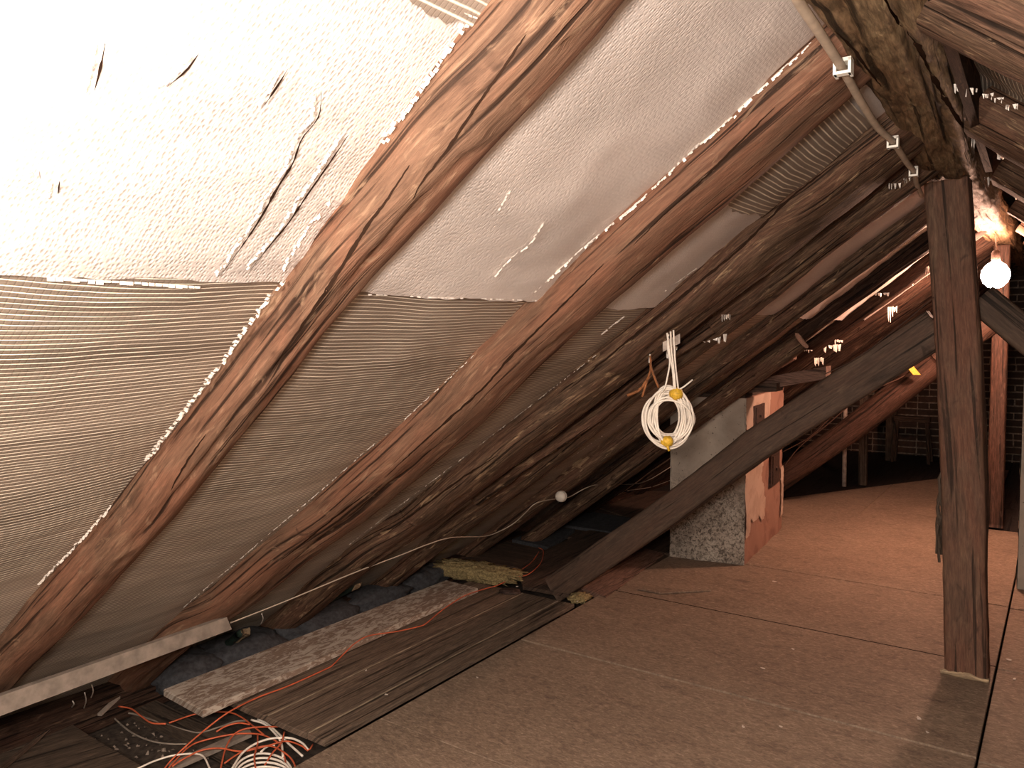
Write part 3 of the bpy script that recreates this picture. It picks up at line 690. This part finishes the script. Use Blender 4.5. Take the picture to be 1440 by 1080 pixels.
yb = boxbetween('yellow_tie', onY(1272, 507, 6.63), onY(1289, 527, 6.63), _r*.028, _f*.006, M_YTAPE); tag(yb, 'yellow strap holding the wires on the round log brace', 'strap')

# ================================================================= BULB
bl = empty('light_bulb', BULB_POS, 'glowing bare bulb hanging behind the main post', 'light bulb')
def lathe(name, prof, c, m, parent, seg=20, ax=V((0, 0, 1)), e1=None):
    ax = ax.normalized(); e1 = (e1 or (V((1, 0, 0)) if abs(ax.x) < .9 else V((0, 1, 0)))); e1 = (e1-ax*e1.dot(ax)).normalized(); e2 = ax.cross(e1)
    vs = []; fs = []
    for r_, h in prof:
        for k in range(seg): a = 2*pi*k/seg; vs.append(c+ax*h+(e1*cos(a)+e2*sin(a))*r_)
    for i in range(len(prof)-1):
        for k in range(seg): fs.append((i*seg+k, i*seg+(k+1) % seg, (i+1)*seg+(k+1) % seg, (i+1)*seg+k))
    fs.append(tuple(range(seg))[::-1]); fs.append(tuple((len(prof)-1)*seg+k for k in range(seg)))
    return mesh(name, vs, fs, m, parent, smooth=True)
lathe('glass_bulb', [(.010, -.088), (.040, -.080), (.068, -.052), (.082, -.012), (.078, .022), (.058, .055), (.032, .075), (.022, .085)], BULB_POS, M_GLOW, bl)  # wider than a plain bulb, so its shape takes in the glare
lathe('socket', [(.022, .080), (.026, .09), (.026, .135), (.016, .15), (.006, .152)], BULB_POS, M_DARKMET, bl)
tube('flex', [BULB_POS+V((0, 0, .15)), V((-.39, 5.9, 2.09))], .004, M_GREYC, bl)

# ================================================================= CHIMNEYS
ch = empty('chimney_stack', (-1.85, 5.3, 0), 'mould-stained plastered chimney behind the long brace, left of the lit floor', 'chimney')
C4 = [V((-2.082, 4.745, 0)), V((-1.614, 4.822, 0)), V((-1.700, 5.93, 0)), V((-2.168, 5.86, 0))]
def wallpatch(name, a, b, z0, z1, m, parent, out=0, n=(24, 40), amp=.006, seed=0, mask=None):
    a, b = V(a), V(b); d = (b-a); nn = V((d.y, -d.x, 0)).normalized(); vs = []; fs = []; uv = []
    for j in range(n[1]+1):
        for i in range(n[0]+1):
            p = a+d*(i/n[0]); z = z0+(z1-z0)*j/n[1]; e = V((p.x*6, p.y*6+seed, z*6))
            edge = .0 if 0 < i < n[0] else -.006*abs(noise.noise(V((0, seed, z*25))))*2
            h = out+amp*noise.noise(e)*2+amp*.5*noise.noise(e*4)+edge
            vs.append(V((p.x, p.y, z))+nn*h); uv.append((i/n[0]*d.length, z))
    w = n[0]+1
    for j in range(n[1]):
        for i in range(n[0]):
            if mask and not mask(i/n[0], (j+.5)/n[1]): continue
            fs.append((j*w+i, j*w+i+1, (j+1)*w+i+1, (j+1)*w+i))
    return mesh(name, vs, fs, m, parent, uv, True)
core = [(p.x, p.y) for p in (C4[0]+V((.012, .012, 0)), C4[1]+V((-.012, .012, 0)), C4[2]+V((-.012, -.01, 0)), C4[3]+V((.012, -.01, 0)))]
prism('core', core, -.02, 1.055, M_PLASR, ch)
wallpatch('front_plaster', C4[0], C4[1], 0, 1.05, M_PLAS, ch, 0, seed=1)
wallpatch('side_plaster', C4[1], C4[2], 0, 1.05, M_PLASR, ch, -.002, (40, 40), .005, 2)
def pm(u, v):
    e = .42+.10*noise.noise(V((u*3, v*5, 1)))+.03*noise.noise(V((u*15, v*22, 1)))
    e += .22*max(0, v-.55)
    lowcut = v > .16-.25*u+.08*noise.noise(V((u*8, 3, v*4)))+.12*(u > .1)
    return (u < e and lowcut) or (u > .90+.06*noise.noise(V((v*12, 2, 1))) and .1 < v < .45)
wallpatch('pink_plaster_skin', C4[1], C4[2], 0, 1.05, M_PLASP, ch, .006, (60, 80), .004, 2, pm)
wallpatch('left_plaster', C4[3], C4[0], 0, 1.05, M_PLAS, ch, 0, (16, 16), seed=4)
prism('cap', [(p[0], p[1]) for p in core], 1.05, 1.075, M_OLDBD, ch, rough=.003)
sd = (C4[2]-C4[1]).normalized(); sn = V((sd.y, -sd.x, 0))
def sp(x, y, o=0): return onP(x, y, C4[1]+sn*o, sn)
def door(px, label):
    P = [sp(x, y, .012) for x, y in px]
    d = empty_child('soot_door', sum(P, V((0, 0, 0)))/4, ch)
    c = sum(P, V((0, 0, 0)))/4; u = (P[1]-P[0])/2; v = (P[3]-P[0])/2; v = V((0, 0, v.z)); u = sd*u.dot(sd)
    boxbetween('door_frame', c-sn*.015, c+sn*.002, u, v, M_DARKMET, d)
    boxbetween('door_panel', c, c+sn*.008, u*.72, v*.84, M_DARKMET, d)
    boxbetween('latch', c+sn*.008, c+sn*.02, u*.15, v*.08, M_DARKMET, d)
def empty_child(name, loc, parent):
    o = bpy.data.objects.new(name, None); o.empty_display_size = .02; o.location = V(loc)-parent_loc(parent); return link(o, parent)
door([(1060, 602), (1075, 596), (1075, 568), (1060, 571)], True)
door([(1083, 686), (1095, 679), (1099, 630), (1083, 640)], False)
# things on top of the chimney
pk = boxbetween('plank_offcut', onY(1066, 541, 5.0), onY(1162, 524, 5.0)+V((0, .05, 0)), V((0, .06, 0)), V((0, 0, .038)), M_REDBD); tag(pk, 'reddish plank offcut lying tilted on top of the stained chimney', 'plank')
pk = boxbetween('wooden_block', V((-1.72, 4.93, 1.10)), V((-1.45, 4.96, 1.12)), V((0, .07, 0)), V((0, 0, .026)), M_OLDBD); tag(pk, 'dark wooden block under the reddish plank on the chimney top', 'wooden block')
pk = boxbetween('wooden_block', onY(1098, 512, 5.4), onY(1118, 500, 5.4), V((0, .04, 0)), V((0, 0, .025)), M_REDBD); tag(pk, 'small pinkish wood scrap just above the tilted plank', 'wooden block')
# right-hand chimney
c2 = empty('chimney_stack', (.06, 5.5, 0), 'pitted white plastered chimney at the right frame edge', 'chimney')
D4 = [V((-.19, 5.225, 0)), V((.33, 5.20, 0)), V((.34, 5.9, 0)), V((-.185, 5.92, 0))]
prism('core', [(D4[0].x+.01, D4[0].y+.01), (D4[1].x-.01, D4[1].y+.01), (D4[2].x-.01, D4[2].y-.01), (D4[3].x+.01, D4[3].y-.01)], -.02, 1.60, M_PLASR, c2)
wallpatch('front_plaster', D4[0], D4[1], 0, 1.6, M_PLASW, c2, 0, (24, 60), .006, 6)
wallpatch('side_plaster', D4[3], D4[0], 0, 1.6, M_PLASW, c2, 0, (24, 60), .006, 7)

# ================================================================= POLES AND FRAME AT THE BACK
pl = onZ(1187, 684)
t = tube('pipe', [V((pl.x, pl.y, 0)), V((pl.x-.004, pl.y, .98))], .020, M_STEEL, None, 12, .2); tag(t, 'thin pale metal pipe standing on the floor behind the chimney', 'pipe')
q = onZ(1210, 684)
t = boxbetween('thin_post', V((q.x, q.y+.1, 0)), V((q.x, q.y+.1, 1.0)), V((.035, 0, 0)), V((0, .03, 0)), M_JOIST); tag(t, 'thin dark wooden post just right of the pale pipe', 'post')
q = onY(1254, 600, 9.9)
t = boxbetween('thin_post', V((q.x, 9.9, -.02)), V((q.x, 9.9, 1.6)), V((.055, 0, 0)), V((0, .04, 0)), M_JOIST); tag(t, 'dark wooden post in front of the far brick wall', 'post')
ta = onY(1262, 588, 9.8); tb = onY(1304, 588, 9.8)
fr_ = empty('wooden_trestle', ((ta.x+tb.x)/2, 9.8, 0), 'small dark wooden trestle standing before the far brick wall', 'trestle')
boxbetween('top_rail', V((ta.x-.03, 9.8, ta.z)), V((tb.x+.03, 9.8, ta.z)), V((0, .05, 0)), V((0, 0, .028)), M_OLDBD, fr_)
for x, s in ((ta.x, -.03), (tb.x, .04)):
    for dy in (-.12, .12): boxbetween('leg', V((x, 9.8+dy*.2, ta.z-.02)), V((x+s, 9.8+dy, 0)), V((.016, 0, 0)), V((0, .016, 0)), M_OLDBD, fr_)

# ================================================================= RIDGE CABLE AND CLIPS
cpx = [(1095, -50), (1122, 0), (1150, 42), (1182, 92), (1212, 145), (1235, 180), (1256, 200), (1275, 228), (1286, 243), (1289, 258), (1296, 275)]
cp_ = [onZ(x, y, 2.018) for x, y in cpx]
cp_ = [V((-.40, -1.0, 2.03)), V((-.405, .6, 2.035))]+cp_
cb = tube('ridge_cable', cp_, .0095, simple('beige_conduit', (.42, .33, .25), .5, n=.15, ns=20), None, 8, .03); tag(cb, 'beige cable clipped along the left side of the ridge beam', 'cable')
def clip(px, py, s, label):
    c = onZ(px, py, 2.016); e = empty('cable_clip', c, label, 'cable clip', None)
    d = V((-.03, 1, 0)).normalized(); w = V((0, 0, 1)).cross(d)*-1
    boxbetween('base_plate', c-d*s*.55+V((0, 0, .014)), c+d*s*.55+V((0, 0, .014)), w*s*.6, V((0, 0, .004)), M_CLIP, e)
    for k in (-1, 1): boxbetween('jaw', c-d*s*.55+w*k*s*.5, c+d*s*.55+w*k*s*.5, w*s*.10, V((0, 0, .016)), M_CLIP, e)
    boxbetween('bottom_bridge', c-d*s*.62-V((0, 0, .013)), c+d*s*.05-V((0, 0, .013)), w*s*.55, V((0, 0, .003)), M_CLIP, e)
clip(1186, 96, .030, 'largest white plastic cable clip, at the top of the second rafter')
clip(1256, 201, .026, 'white plastic cable clip at the top of the third rafter')
clip(1285, 242, .024, 'white plastic cable clip nearest the post top')

# ================================================================= HANGING COIL
hook = rl(940, 470, -.012)
def hp(x, y, d=0):   # point on an upright plane through the hook, facing the viewer side of the room
    return onP(x, y, hook-V((_f.x, _f.y, 0)).normalized()*d, V((_f.x, _f.y, 0)).normalized())
coil = empty('cable_coil', hook, 'white cable coil tied with yellow tape, hanging from the third rafter', 'cable coil')
rnd = random.Random(3)
pts = []
NLOOP = 17
for i in range(NLOOP*28+1):
    a = 2*pi*i/28; lp = i/28
    rx = 26+8.5*sin(lp*2.3); ry = 34+8.5*sin(lp*1.7+1)
    sq = 1
    cx = 940+2.5*sin(lp*1.3); cy = 587+3*cos(lp*2.1)
    pts.append(hp(cx+rx*cos(a), cy-ry*sin(a), .018*sin(lp*2.9)+.012*sin(a*2)))
vs, fs = tube_data(pts, .0040, 7, .008)
mesh('coil_loops', vs, fs, M_WCABLE, coil, smooth=True)
for pp in ([(940, 470), (939, 490), (942, 508), (939, 528), (935, 545), (930, 552)], [(943, 466), (944, 490), (947, 515), (950, 548)], [(947, 464), (948, 485), (950, 515), (954, 548)], [(938, 468), (941, 492), (946, 522), (948, 550)], [(948, 551), (960, 545), (974, 534)]):
    tube('hanging_strand', [hp(x, y, .03) for x, y in pp], .0032, M_WCABLE, coil)
for cx, cy, w, h in ((951, 554, 10, 9), (938, 621, 9, 8)):
    c = hp(cx, cy, .02); sc = (c-CP).dot(_f)/FPX
    vs = []; fs = []
    for j in range(9):
        for i in range(14):
            a = 2*pi*i/14; b = -pi/2+pi*j/8; rr_ = 1+.25*noise.noise(V((a, b*2, cx)))
            vs.append(c+_r*(cos(a)*cos(b)*w*sc*rr_)+V((0, 0, 1))*(sin(b)*h*sc*rr_)+_f*(sin(a)*cos(b)*.022))
    for j in range(8):
        for i in range(14): fs.append((j*14+i, j*14+(i+1) % 14, (j+1)*14+(i+1) % 14, (j+1)*14+i))
    mesh('yellow_tape', vs, fs, M_YTAPE, coil, smooth=True)
tube('tape_tail', [hp(938, 626, .03), hp(942, 630, .03), hp(941, 634, .03)], .005, M_YTAPE, coil)
tube('nail', [rl(942, 462, .04), rl(941, 474, -.03)], .003, M_DARKMET, coil)
sg = empty('dry_sprig', hp(914, 505), 'rust-brown dry strips hanging from a nail left of the cable coil', 'dry sprig')
for pp, w in (([(914, 500), (915, 518), (911, 532), (903, 558)], .0045), ([(914, 512), (918, 525), (926, 545)], .0045), ([(912, 530), (900, 548), (882, 556)], .006), ([(914, 498), (913, 510)], .003)):
    tube('strip', [hp(x, y) for x, y in pp], w, M_RUST if w > .004 else M_CLIP, sg, 5)
# metal bracket scrap near the hook
t = boxbetween('foil_bracket', hp(932, 488, -.02), hp(956, 476, -.02), V((0, 0, .018)), _f*.003, M_STEEL); tag(t, 'crumpled pale metal scrap behind the strands of the cable coil', 'metal scrap')

# ================================================================= LOW CABLE ALONG THE EAVES + PORCELAIN KNOB
ec = [(324, 876), (400, 846), (499, 805), (565, 780), (600, 766), (635, 756), (682, 754), (707, 745), (725, 734), (740, 720), (755, 707), (785, 701), (800, 699), (837, 682), (887, 681), (912, 675), (944, 656)]
t = tube('eaves_cable', [rl(x, y, -.012) for x, y in ec], .0028, M_GREYC if False else simple('dusty_white_cable', (.46, .37, .29), .5), None, 6, .03); tag(t, 'thin white cable strung low along the rafter feet past the porcelain knob', 'cable')
t = tube('eaves_cable', [rl(x, y, -.0) for x, y in ((882, 690), (915, 685), (944, 675))], .003, M_GREYC, None, 6, .03); tag(t, 'short dark second cable just below the white one, left of the chimney', 'cable')
kc = rl(789, 698, -.03); kax = (V((_f.x, _f.y, 0)).normalized()*-1+_r*.9).normalized()*-1
kax = (-_f+_r*-.45+V((0, 0, .1))).normalized()
kb = empty('porcelain_knob', kc, 'round white porcelain knob on the low eaves cable', 'insulator')
lathe('front_disc', [(.004, .026), (.020, .024), (.031, .016), (.034, .008), (.030, .002)], kc, M_PORC, kb, 20, kax)
lathe('neck', [(.022, .003), (.022, -.006)], kc, M_DARKMET, kb, 16, kax)
lathe('rear_disc', [(.030, -.005), (.034, -.010), (.030, -.016), (.012, -.02)], kc, M_PORC, kb, 20, kax)

# ================================================================= GREY LATH BOARD ON THE RAFTER FEET
A = [onX(x, y, -2.60) for x, y in ((0, 979), (319, 868), (326, 885), (0, 1007))]
dd = (A[1]-A[0]); A0 = A[0]-dd*.9; A3 = A[3]-(A[2]-A[3])*.9
th = V((-.022, 0, 0)); vs = [A0, A[1], A[2], A3]; vs = vs+[v+th for v in vs]
t = mesh('lath_board', vs, [(3, 2, 1, 0), (4, 5, 6, 7)]+[(i, (i+1) % 4, (i+1) % 4+4, i+4) for i in range(4)], M_LATH, None, [(v.y, v.z) for v in vs])
tag(t, 'long bare grey board nailed across the rafter feet at lower left', 'board')

# ================================================================= LOOSE PLANKS, WOOL, INSULATION
wp = [onZ(x, y, .028) for x, y in ((230, 970), (628, 816), (672, 827), (285, 1000))]
t = prism('painted_plank', [(p.x, p.y) for p in wp], .002, .030, M_WPLANK, None, bevel=.004); tag(t, 'long plank with flaking whitish paint lying beside the cable tangle', 'plank')
def pxprism(name, px, z0, z1, m, label, cat, u=V((0, 1, 0))):
    t = prism(name, [(lambda p: (p.x, p.y))(onZ(x, y, z1)) for x, y in px], z0, z1, m, None, u, .001); return tag(t, label, cat)
pxprism('loose_board', [(728, 800), (768, 772), (835, 742), (905, 748), (812, 838), (735, 824)], -.02, .000, M_OLDBD, 'dark wide board under the foot of the square brace', 'board')
pxprism('loose_board', [(640, 764), (700, 758), (767, 773), (728, 798), (640, 785)], -.02, .006, M_OLDBD, 'dark board just behind the yellow mineral wool', 'board', V((1, 0, 0)))
pxprism('loose_board', [(715, 757), (735, 739), (808, 744), (770, 769)], -.02, .012, M_BATT, 'blackish square slab behind the dark boards, below the porcelain knob', 'board')
pxprism('loose_board', [(788, 737), (822, 718), (888, 728), (860, 748)], -.02, .010, M_BATT, 'small blackish slab left of the chimney, farther back', 'board')
pxprism('loose_board', [(838, 712), (880, 690), (945, 690), (943, 738), (885, 728)], -.02, .0, M_OLDBD, 'dark board against the left side of the chimney', 'board')
pxprism('loose_board', [(817, 827), (852, 839), (934, 778), (897, 768)], -.02, .008, M_REDBD, 'short reddish board right of the square brace foot', 'board')
pxprism('loose_board', [(868, 829), (897, 829), (960, 790), (938, 781), (934, 780)], -.03, -.004, M_OLDBD, 'narrow dark board between the reddish board and the chimney', 'board')
pxprism('chipboard_offcut', [(897, 828), (935, 801), (975, 800), (1000, 830), (930, 834)], .002, .006, M_OSB, 'thin chipboard offcut in front of the stained chimney', 'board')
def lump(name, c, sx, sy, sz, m, label, cat, rot=0, n=(28, 18), rough=.25, freq=3, seed=0, p=2.6):
    vs = []; fs = []
    for j in range(n[1]+1):
        b = -pi/2+pi*j/n[1]
        for i in range(n[0]):
            a = 2*pi*i/n[0]; ca, sa = cos(a), sin(a); q = (abs(ca)**p+abs(sa)**p)**(-1/p)
            d = V((ca*q*cos(b)**.7 if cos(b) > 0 else 0, sa*q*cos(b)**.7 if cos(b) > 0 else 0, sin(b)))
            k_ = 1+rough*noise.noise(d*freq+V((seed, 0, 0)))+rough*.4*noise.noise(d*freq*4+V((seed, 3, 0)))
            x, y, z = d.x*sx*k_, d.y*sy*k_, d.z*sz*k_
            vs.append(V(c)+V((x*cos(rot)-y*sin(rot), x*sin(rot)+y*cos(rot), z)))
    for j in range(n[1]):
        for i in range(n[0]): fs.append((j*n[0]+i, j*n[0]+(i+1) % n[0], (j+1)*n[0]+(i+1) % n[0], (j+1)*n[0]+i))
    t = mesh(name, vs, fs, m, None, smooth=True); return tag(t, label, cat)
c = onZ(668, 806, .0); lump('mineral_wool', V((c.x, c.y, .012)), .29, .10, .045, M_WOOL, 'ragged yellowish mineral wool strip beyond the end of the painted plank', 'insulation', .12, (70, 24), .32, 6, 2, 6)
c = onZ(815, 840, .0); lump('mineral_wool', V((c.x, c.y, -.002)), .05, .06, .018, M_WOOL, 'small yellow tuft of mineral wool at the brace foot', 'insulation', .1, (40, 20), .5, 4, 5, 4)
c = onZ(700, 833, .0); lump('dark_rag', V((c.x+.05, c.y+.05, .0)), .06, .04, .016, M_DARKMET, 'small dark crumpled rag between plank panel and brace foot', 'rag', .4)
labs = ['grey insulation pad at the near end of the painted plank, partly under the lath board', 'grey insulation pad second from the near end behind the painted plank', 'grey insulation pad in the middle behind the painted plank', 'grey insulation pad beneath the dark green wood piece', 'grey insulation pad farthest along behind the painted plank']
for i, (x, y, sx, sy) in enumerate([(262, 935, .16, .15), (345, 905, .17, .2), (452, 868, .16, .26), (530, 832, .16, .22), (600, 806, .15, .20)]):
    c = onZ(x, y, .01); lump('insulation_pad', V((c.x-.06, c.y, -.03)), sx, sy, .075, M_BATT, labs[i], 'insulation', .15*(-1)**i, (36, 20), .22, 2.4, i*3.3, 3)
# pale-ended sticks
a = rl(500, 826, .03); b = rl(455, 850, .03)
t = empty('green_batten', b, 'dark green batten with pale sawn end between the rafter feet', 'batten')
boxbetween('shaft', V((a.x, a.y, a.z)), V((b.x-.1, b.y-.05, b.z-.06)), V((0, .02, .0)), V((.012, 0, .016)), M_GREEN, t)
boxbetween('sawn_end', V((a.x+.002, a.y+.002, a.z)), V((a.x+.012, a.y+.006, a.z+.008)), V((0, .021, .0)), V((.012, 0, .017)), M_PALE, t)
a = rl(346, 888, .02); b = rl(318, 915, .03)
t = log('broken_stick', [a, a.lerp(b, .5), b], [(.018, .016), (.012, .012), (.008, .008)], M_PALE, None, 12, .012, 2, .006, .004, (), V((0, 1, 0)), 5); tag(t, 'pale broken stick end poking out beside the end of the lath board', 'stick')
t = log('broken_stick', [a+V((-.02, -.02, -.01)), b+V((-.08, -.02, -.04))], [(.016, .016), (.022, .022)], M_GREEN, None, 12, .03, 3, .004, .002, (), V((0, 1, 0)), 6); tag(t, 'dark green stake under the pale broken stick end', 'stick')

# ================================================================= OPEN EAVES PIT at lower left
jz = -.085
J = [onZ(x, y, -.075) for x, y in ((-60, 1060), (85, 1008), (140, 1042), (330, 1150))]
t = prism('rough_beam', [(p.x, p.y) for p in J]+[(J[3].x-.4, J[3].y-.5), (J[0].x-.1, J[0].y-.4)], -.17, -.075, M_JOIST, None, V((.3, 1, 0)).normalized(), .004); tag(t, 'rough dark beam end at the bottom left corner', 'beam')
t = boxbetween('thin_lath', onZ(0, 1082, -.06), onZ(86, 1012, -.06), V((.008, .004, 0)), V((0, 0, .006)), M_OLDBD); tag(t, 'thin brown lath lying on the rough beam in the corner', 'lath')
t = boxbetween('thin_lath', onZ(238, 1080, -.10), onZ(352, 1030, -.09), V((.022, -.01, 0)), V((0, 0, .008)), M_LATH); tag(t, 'short grey lath half buried under the orange cord tangle', 'lath')
t = boxbetween('thin_lath', onZ(140, 1005, -.06), onZ(204, 945, .0), V((.008, .004, 0)), V((0, 0, .005)), M_LATH); tag(t, 'thin grey lath leaning at the foot of the second rafter', 'lath')
rub = []
rnd = random.Random(11)
for i in range(170):
    x = rnd.uniform(120, 400); y = rnd.uniform(985, 1075)
    c = onZ(x, y, -.15)
    if c.x > -2.15 or c.y > 1.72: continue
    s = rnd.uniform(.004, .013); a = rnd.uniform(0, 3)
    v0 = [c+V((cos(a+k*pi/2)*s*rnd.uniform(.5, 1.3), sin(a+k*pi/2)*s*rnd.uniform(.3, 1), rnd.uniform(0, s*.8))) for k in range(4)]
    v0.append(c+V((0, 0, s*rnd.uniform(.4, 1.4)))); rub.append((v0, [(0, 1, 4), (1, 2, 4), (2, 3, 4), (3, 0, 4), (3, 2, 1, 0)]))
v_, f_ = merge(rub); t = mesh('rubble_crumbs', v_, f_, simple('plaster_crumb', (.22, .17, .135), .9), None); tag(t, 'pale plaster crumbs scattered in the open pit beside the cables', 'rubble', None, 'stuff')
vs = []; fs = []
for i in range(41):
    for j in range(31):
        x = -3.65+i*.0385; y = .2+j*.053
        vs.append(V((x, y, -.165+.02*noise.noise(V((x*5, y*5, 0)))+.01*noise.noise(V((x*20, y*20, 1)))+.006)))
        if i and j: a = i*31+j; fs.append((a-32, a-1, a, a-31))
mesh('pit_ground', vs, fs, M_DUST, floor, smooth=True)

def z140(L, z0, z1=None):
    n = len(L); z1 = z0 if z1 is None else z1
    return [onZ(140+x/4.5, 940+y/4.5, z0+(z1-z0)*i/(n-1)) for i, (x, y) in enumerate(L)]
oc = [(225, 1090, -.10), (240, 1070, -.08), (264, 1047, -.05), (296, 1020, -.02), (324, 1000, .006), (362, 981, .006), (407, 964, .004), (458, 941, .004), (467, 936, .004), (482, 921, .006), (492, 911, .022), (500, 904, .034), (519, 894, .035), (558, 888, .035), (589, 881, .035), (600, 876, .035), (623, 857, .036), (653, 838, .036), (682, 828, .02), (700, 823, .008), (720, 812, .010), (735, 800, .02), (748, 790, .012), (758, 776, .012)]
t = tube('orange_cable', [onZ(x, y, z) for x, y, z in oc], .0032, M_ORANGE, None, 6, .015); tag(t, 'long orange cord running over the plank panel towards the brace foot', 'cord')
t = tube('orange_cable', [onZ(x, y, .014) for x, y in ((720, 812), (742, 808), (760, 792), (764, 775), (757, 770))], .0028, M_ORANGE, None, 6, .015); tag(t, 'short orange cord end beside the yellow mineral wool', 'cord')
tg = empty('orange_cord_tangle', z140([(1000, 450), (1000, 450)], -.1)[0], 'tangle of orange cord loops in the pit at the bottom edge', 'cord')
OR = [[(440, 345), (600, 290), (720, 275), (830, 280), (900, 310), (960, 355), (1040, 420)], [(430, 640), (560, 500), (680, 450), (860, 415), (1000, 415), (1080, 440), (1140, 480), (1170, 560), (1185, 650)],
      [(765, 640), (800, 500), (860, 410), (960, 375), (1130, 368)], [(460, 620), (520, 580), (640, 520), (760, 505), (900, 525), (1060, 490), (1180, 460), (1280, 490), (1320, 520), (1350, 480)],
      [(790, 600), (900, 530), (1060, 490), (1150, 520), (1220, 580), (1250, 660)], [(1000, 420), (1000, 480), (980, 560), (990, 650)], [(1030, 640), (1090, 540), (1150, 470), (1170, 400)], [(740, 400), (800, 365), (880, 345), (950, 355)],
      [(120, 240), (200, 255), (260, 300), (330, 345), (420, 350)]]
for i, L in enumerate(OR): tube('cord_loop', z140(L, -.085+.006*i, -.06+.005*i), .0032, M_ORANGE, tg, 6, .015)
wc = empty('white_cable_tangle', z140([(1050, 600)]*2, -.1)[0], 'loose white cable coil beside the chipboard edge at the bottom', 'cable coil')
WL = [[(835, 640), (900, 540), (980, 480), (1080, 445), (1200, 440), (1280, 470), (1320, 515)], [(960, 325), (1040, 350), (1100, 400), (1150, 470), (1160, 560)], [(1000, 322), (1060, 350), (1130, 410), (1190, 470), (1285, 555)], [(1020, 530), (1060, 495), (1110, 485)]]
for i, L in enumerate(WL): tube('cable_loop', z140(L, -.05-.005*i), .0042, M_WCABLE, wc, 6, .015)
for i in range(5):
    L = [(1035+i*4+(185-i*9)*cos(a), 668+i*8-(130-i*20)*sin(a)) for a in [pi*k/12*1.0 for k in range(-1, 14)]]
    tube('cable_loop', z140(L, -.06+.007*i), .0042, M_WCABLE, wc, 6, .015)
GL = [([(60, 280), (120, 340), (210, 410), (330, 460), (450, 478), (550, 478)], M_GREYC, 'grey cable curving through the pit, lower of the two'), ([(60, 275), (200, 285), (330, 325), (440, 360), (560, 395), (640, 405), (760, 370), (860, 335), (940, 330)], M_GREYC, 'grey cable curving through the pit, upper of the two'),
      ([(200, 650), (250, 630), (350, 585), (470, 550), (600, 540), (660, 560), (700, 640)], M_WCABLE, 'single white cable arching over the rubble at the bottom edge'), ([(170, 180), (230, 140), (330, 90), (430, 70)], M_LATH, 'short pale cord near the insulation pad at the rafter foot')]
for L, m, lb in GL: tag(tube('grey_cable' if m is M_GREYC else 'pale_cable', z140(L, -.12 if m is M_GREYC else -.08, -.10 if m is M_GREYC else -.06), .0035, m, None, 6, .015), lb, 'cable')
# light nail-like drips by the lath
for i, (x, y, h) in enumerate(((102, 990, 9), (119, 985, 22), (129, 972, 18), (368, 870, 14))):
    t = tube('foil_curl', [rl(x, y-h/2, .0), rl(x+2, y, -.01), rl(x-1, y+h/2, .0)], .0022, M_FOILB, None, 5, .01)
    tag(t, ['curl of pale foil under the lath board, leftmost and smallest', 'curl of pale foil under the lath board, longest, in the middle', 'curl of pale foil under the lath board, rightmost of three', 'tiny pale foil curl hanging right of the lath board end'][i], 'foil scrap')
# flakes scattered over the chipboard
rnd = random.Random(5)
FLK = [(1292, 1010, .016), (1304, 1030, .008), (1115, 913, .010), (1073, 940, .012), (1045, 1022, .010), (1098, 1022, .008), (1089, 818, .014), (1427, 955, .012), (1419, 928, .012), (515, 943, .008), (671, 953, .007), (543, 977, .008), (812, 846, .006), (727, 825, .008)]
for i, (x, y, s) in enumerate(FLK):
    c = onZ(x, y, .002); a = rnd.uniform(0, pi)
    vs = [c+V((cos(a+k)*s*e, sin(a+k)*s*e*.9, 0)) for k, e in ((0, 1), (1.3, .45), (2.6, .9), (3.6, .8), (5.0, .4))]; vs = vs+[v+V((0, 0, .003)) for v in vs]
    t = mesh('pale_flake', vs, [(4, 3, 2, 1, 0), (5, 6, 7, 8, 9)]+[(k, (k+1) % 5, (k+1) % 5+5, k+5) for k in range(5)], M_CHIP)
    tag(t, 'tiny pale flake lying on the floor boards', 'flake', 'pale flakes scattered on the floor boards')
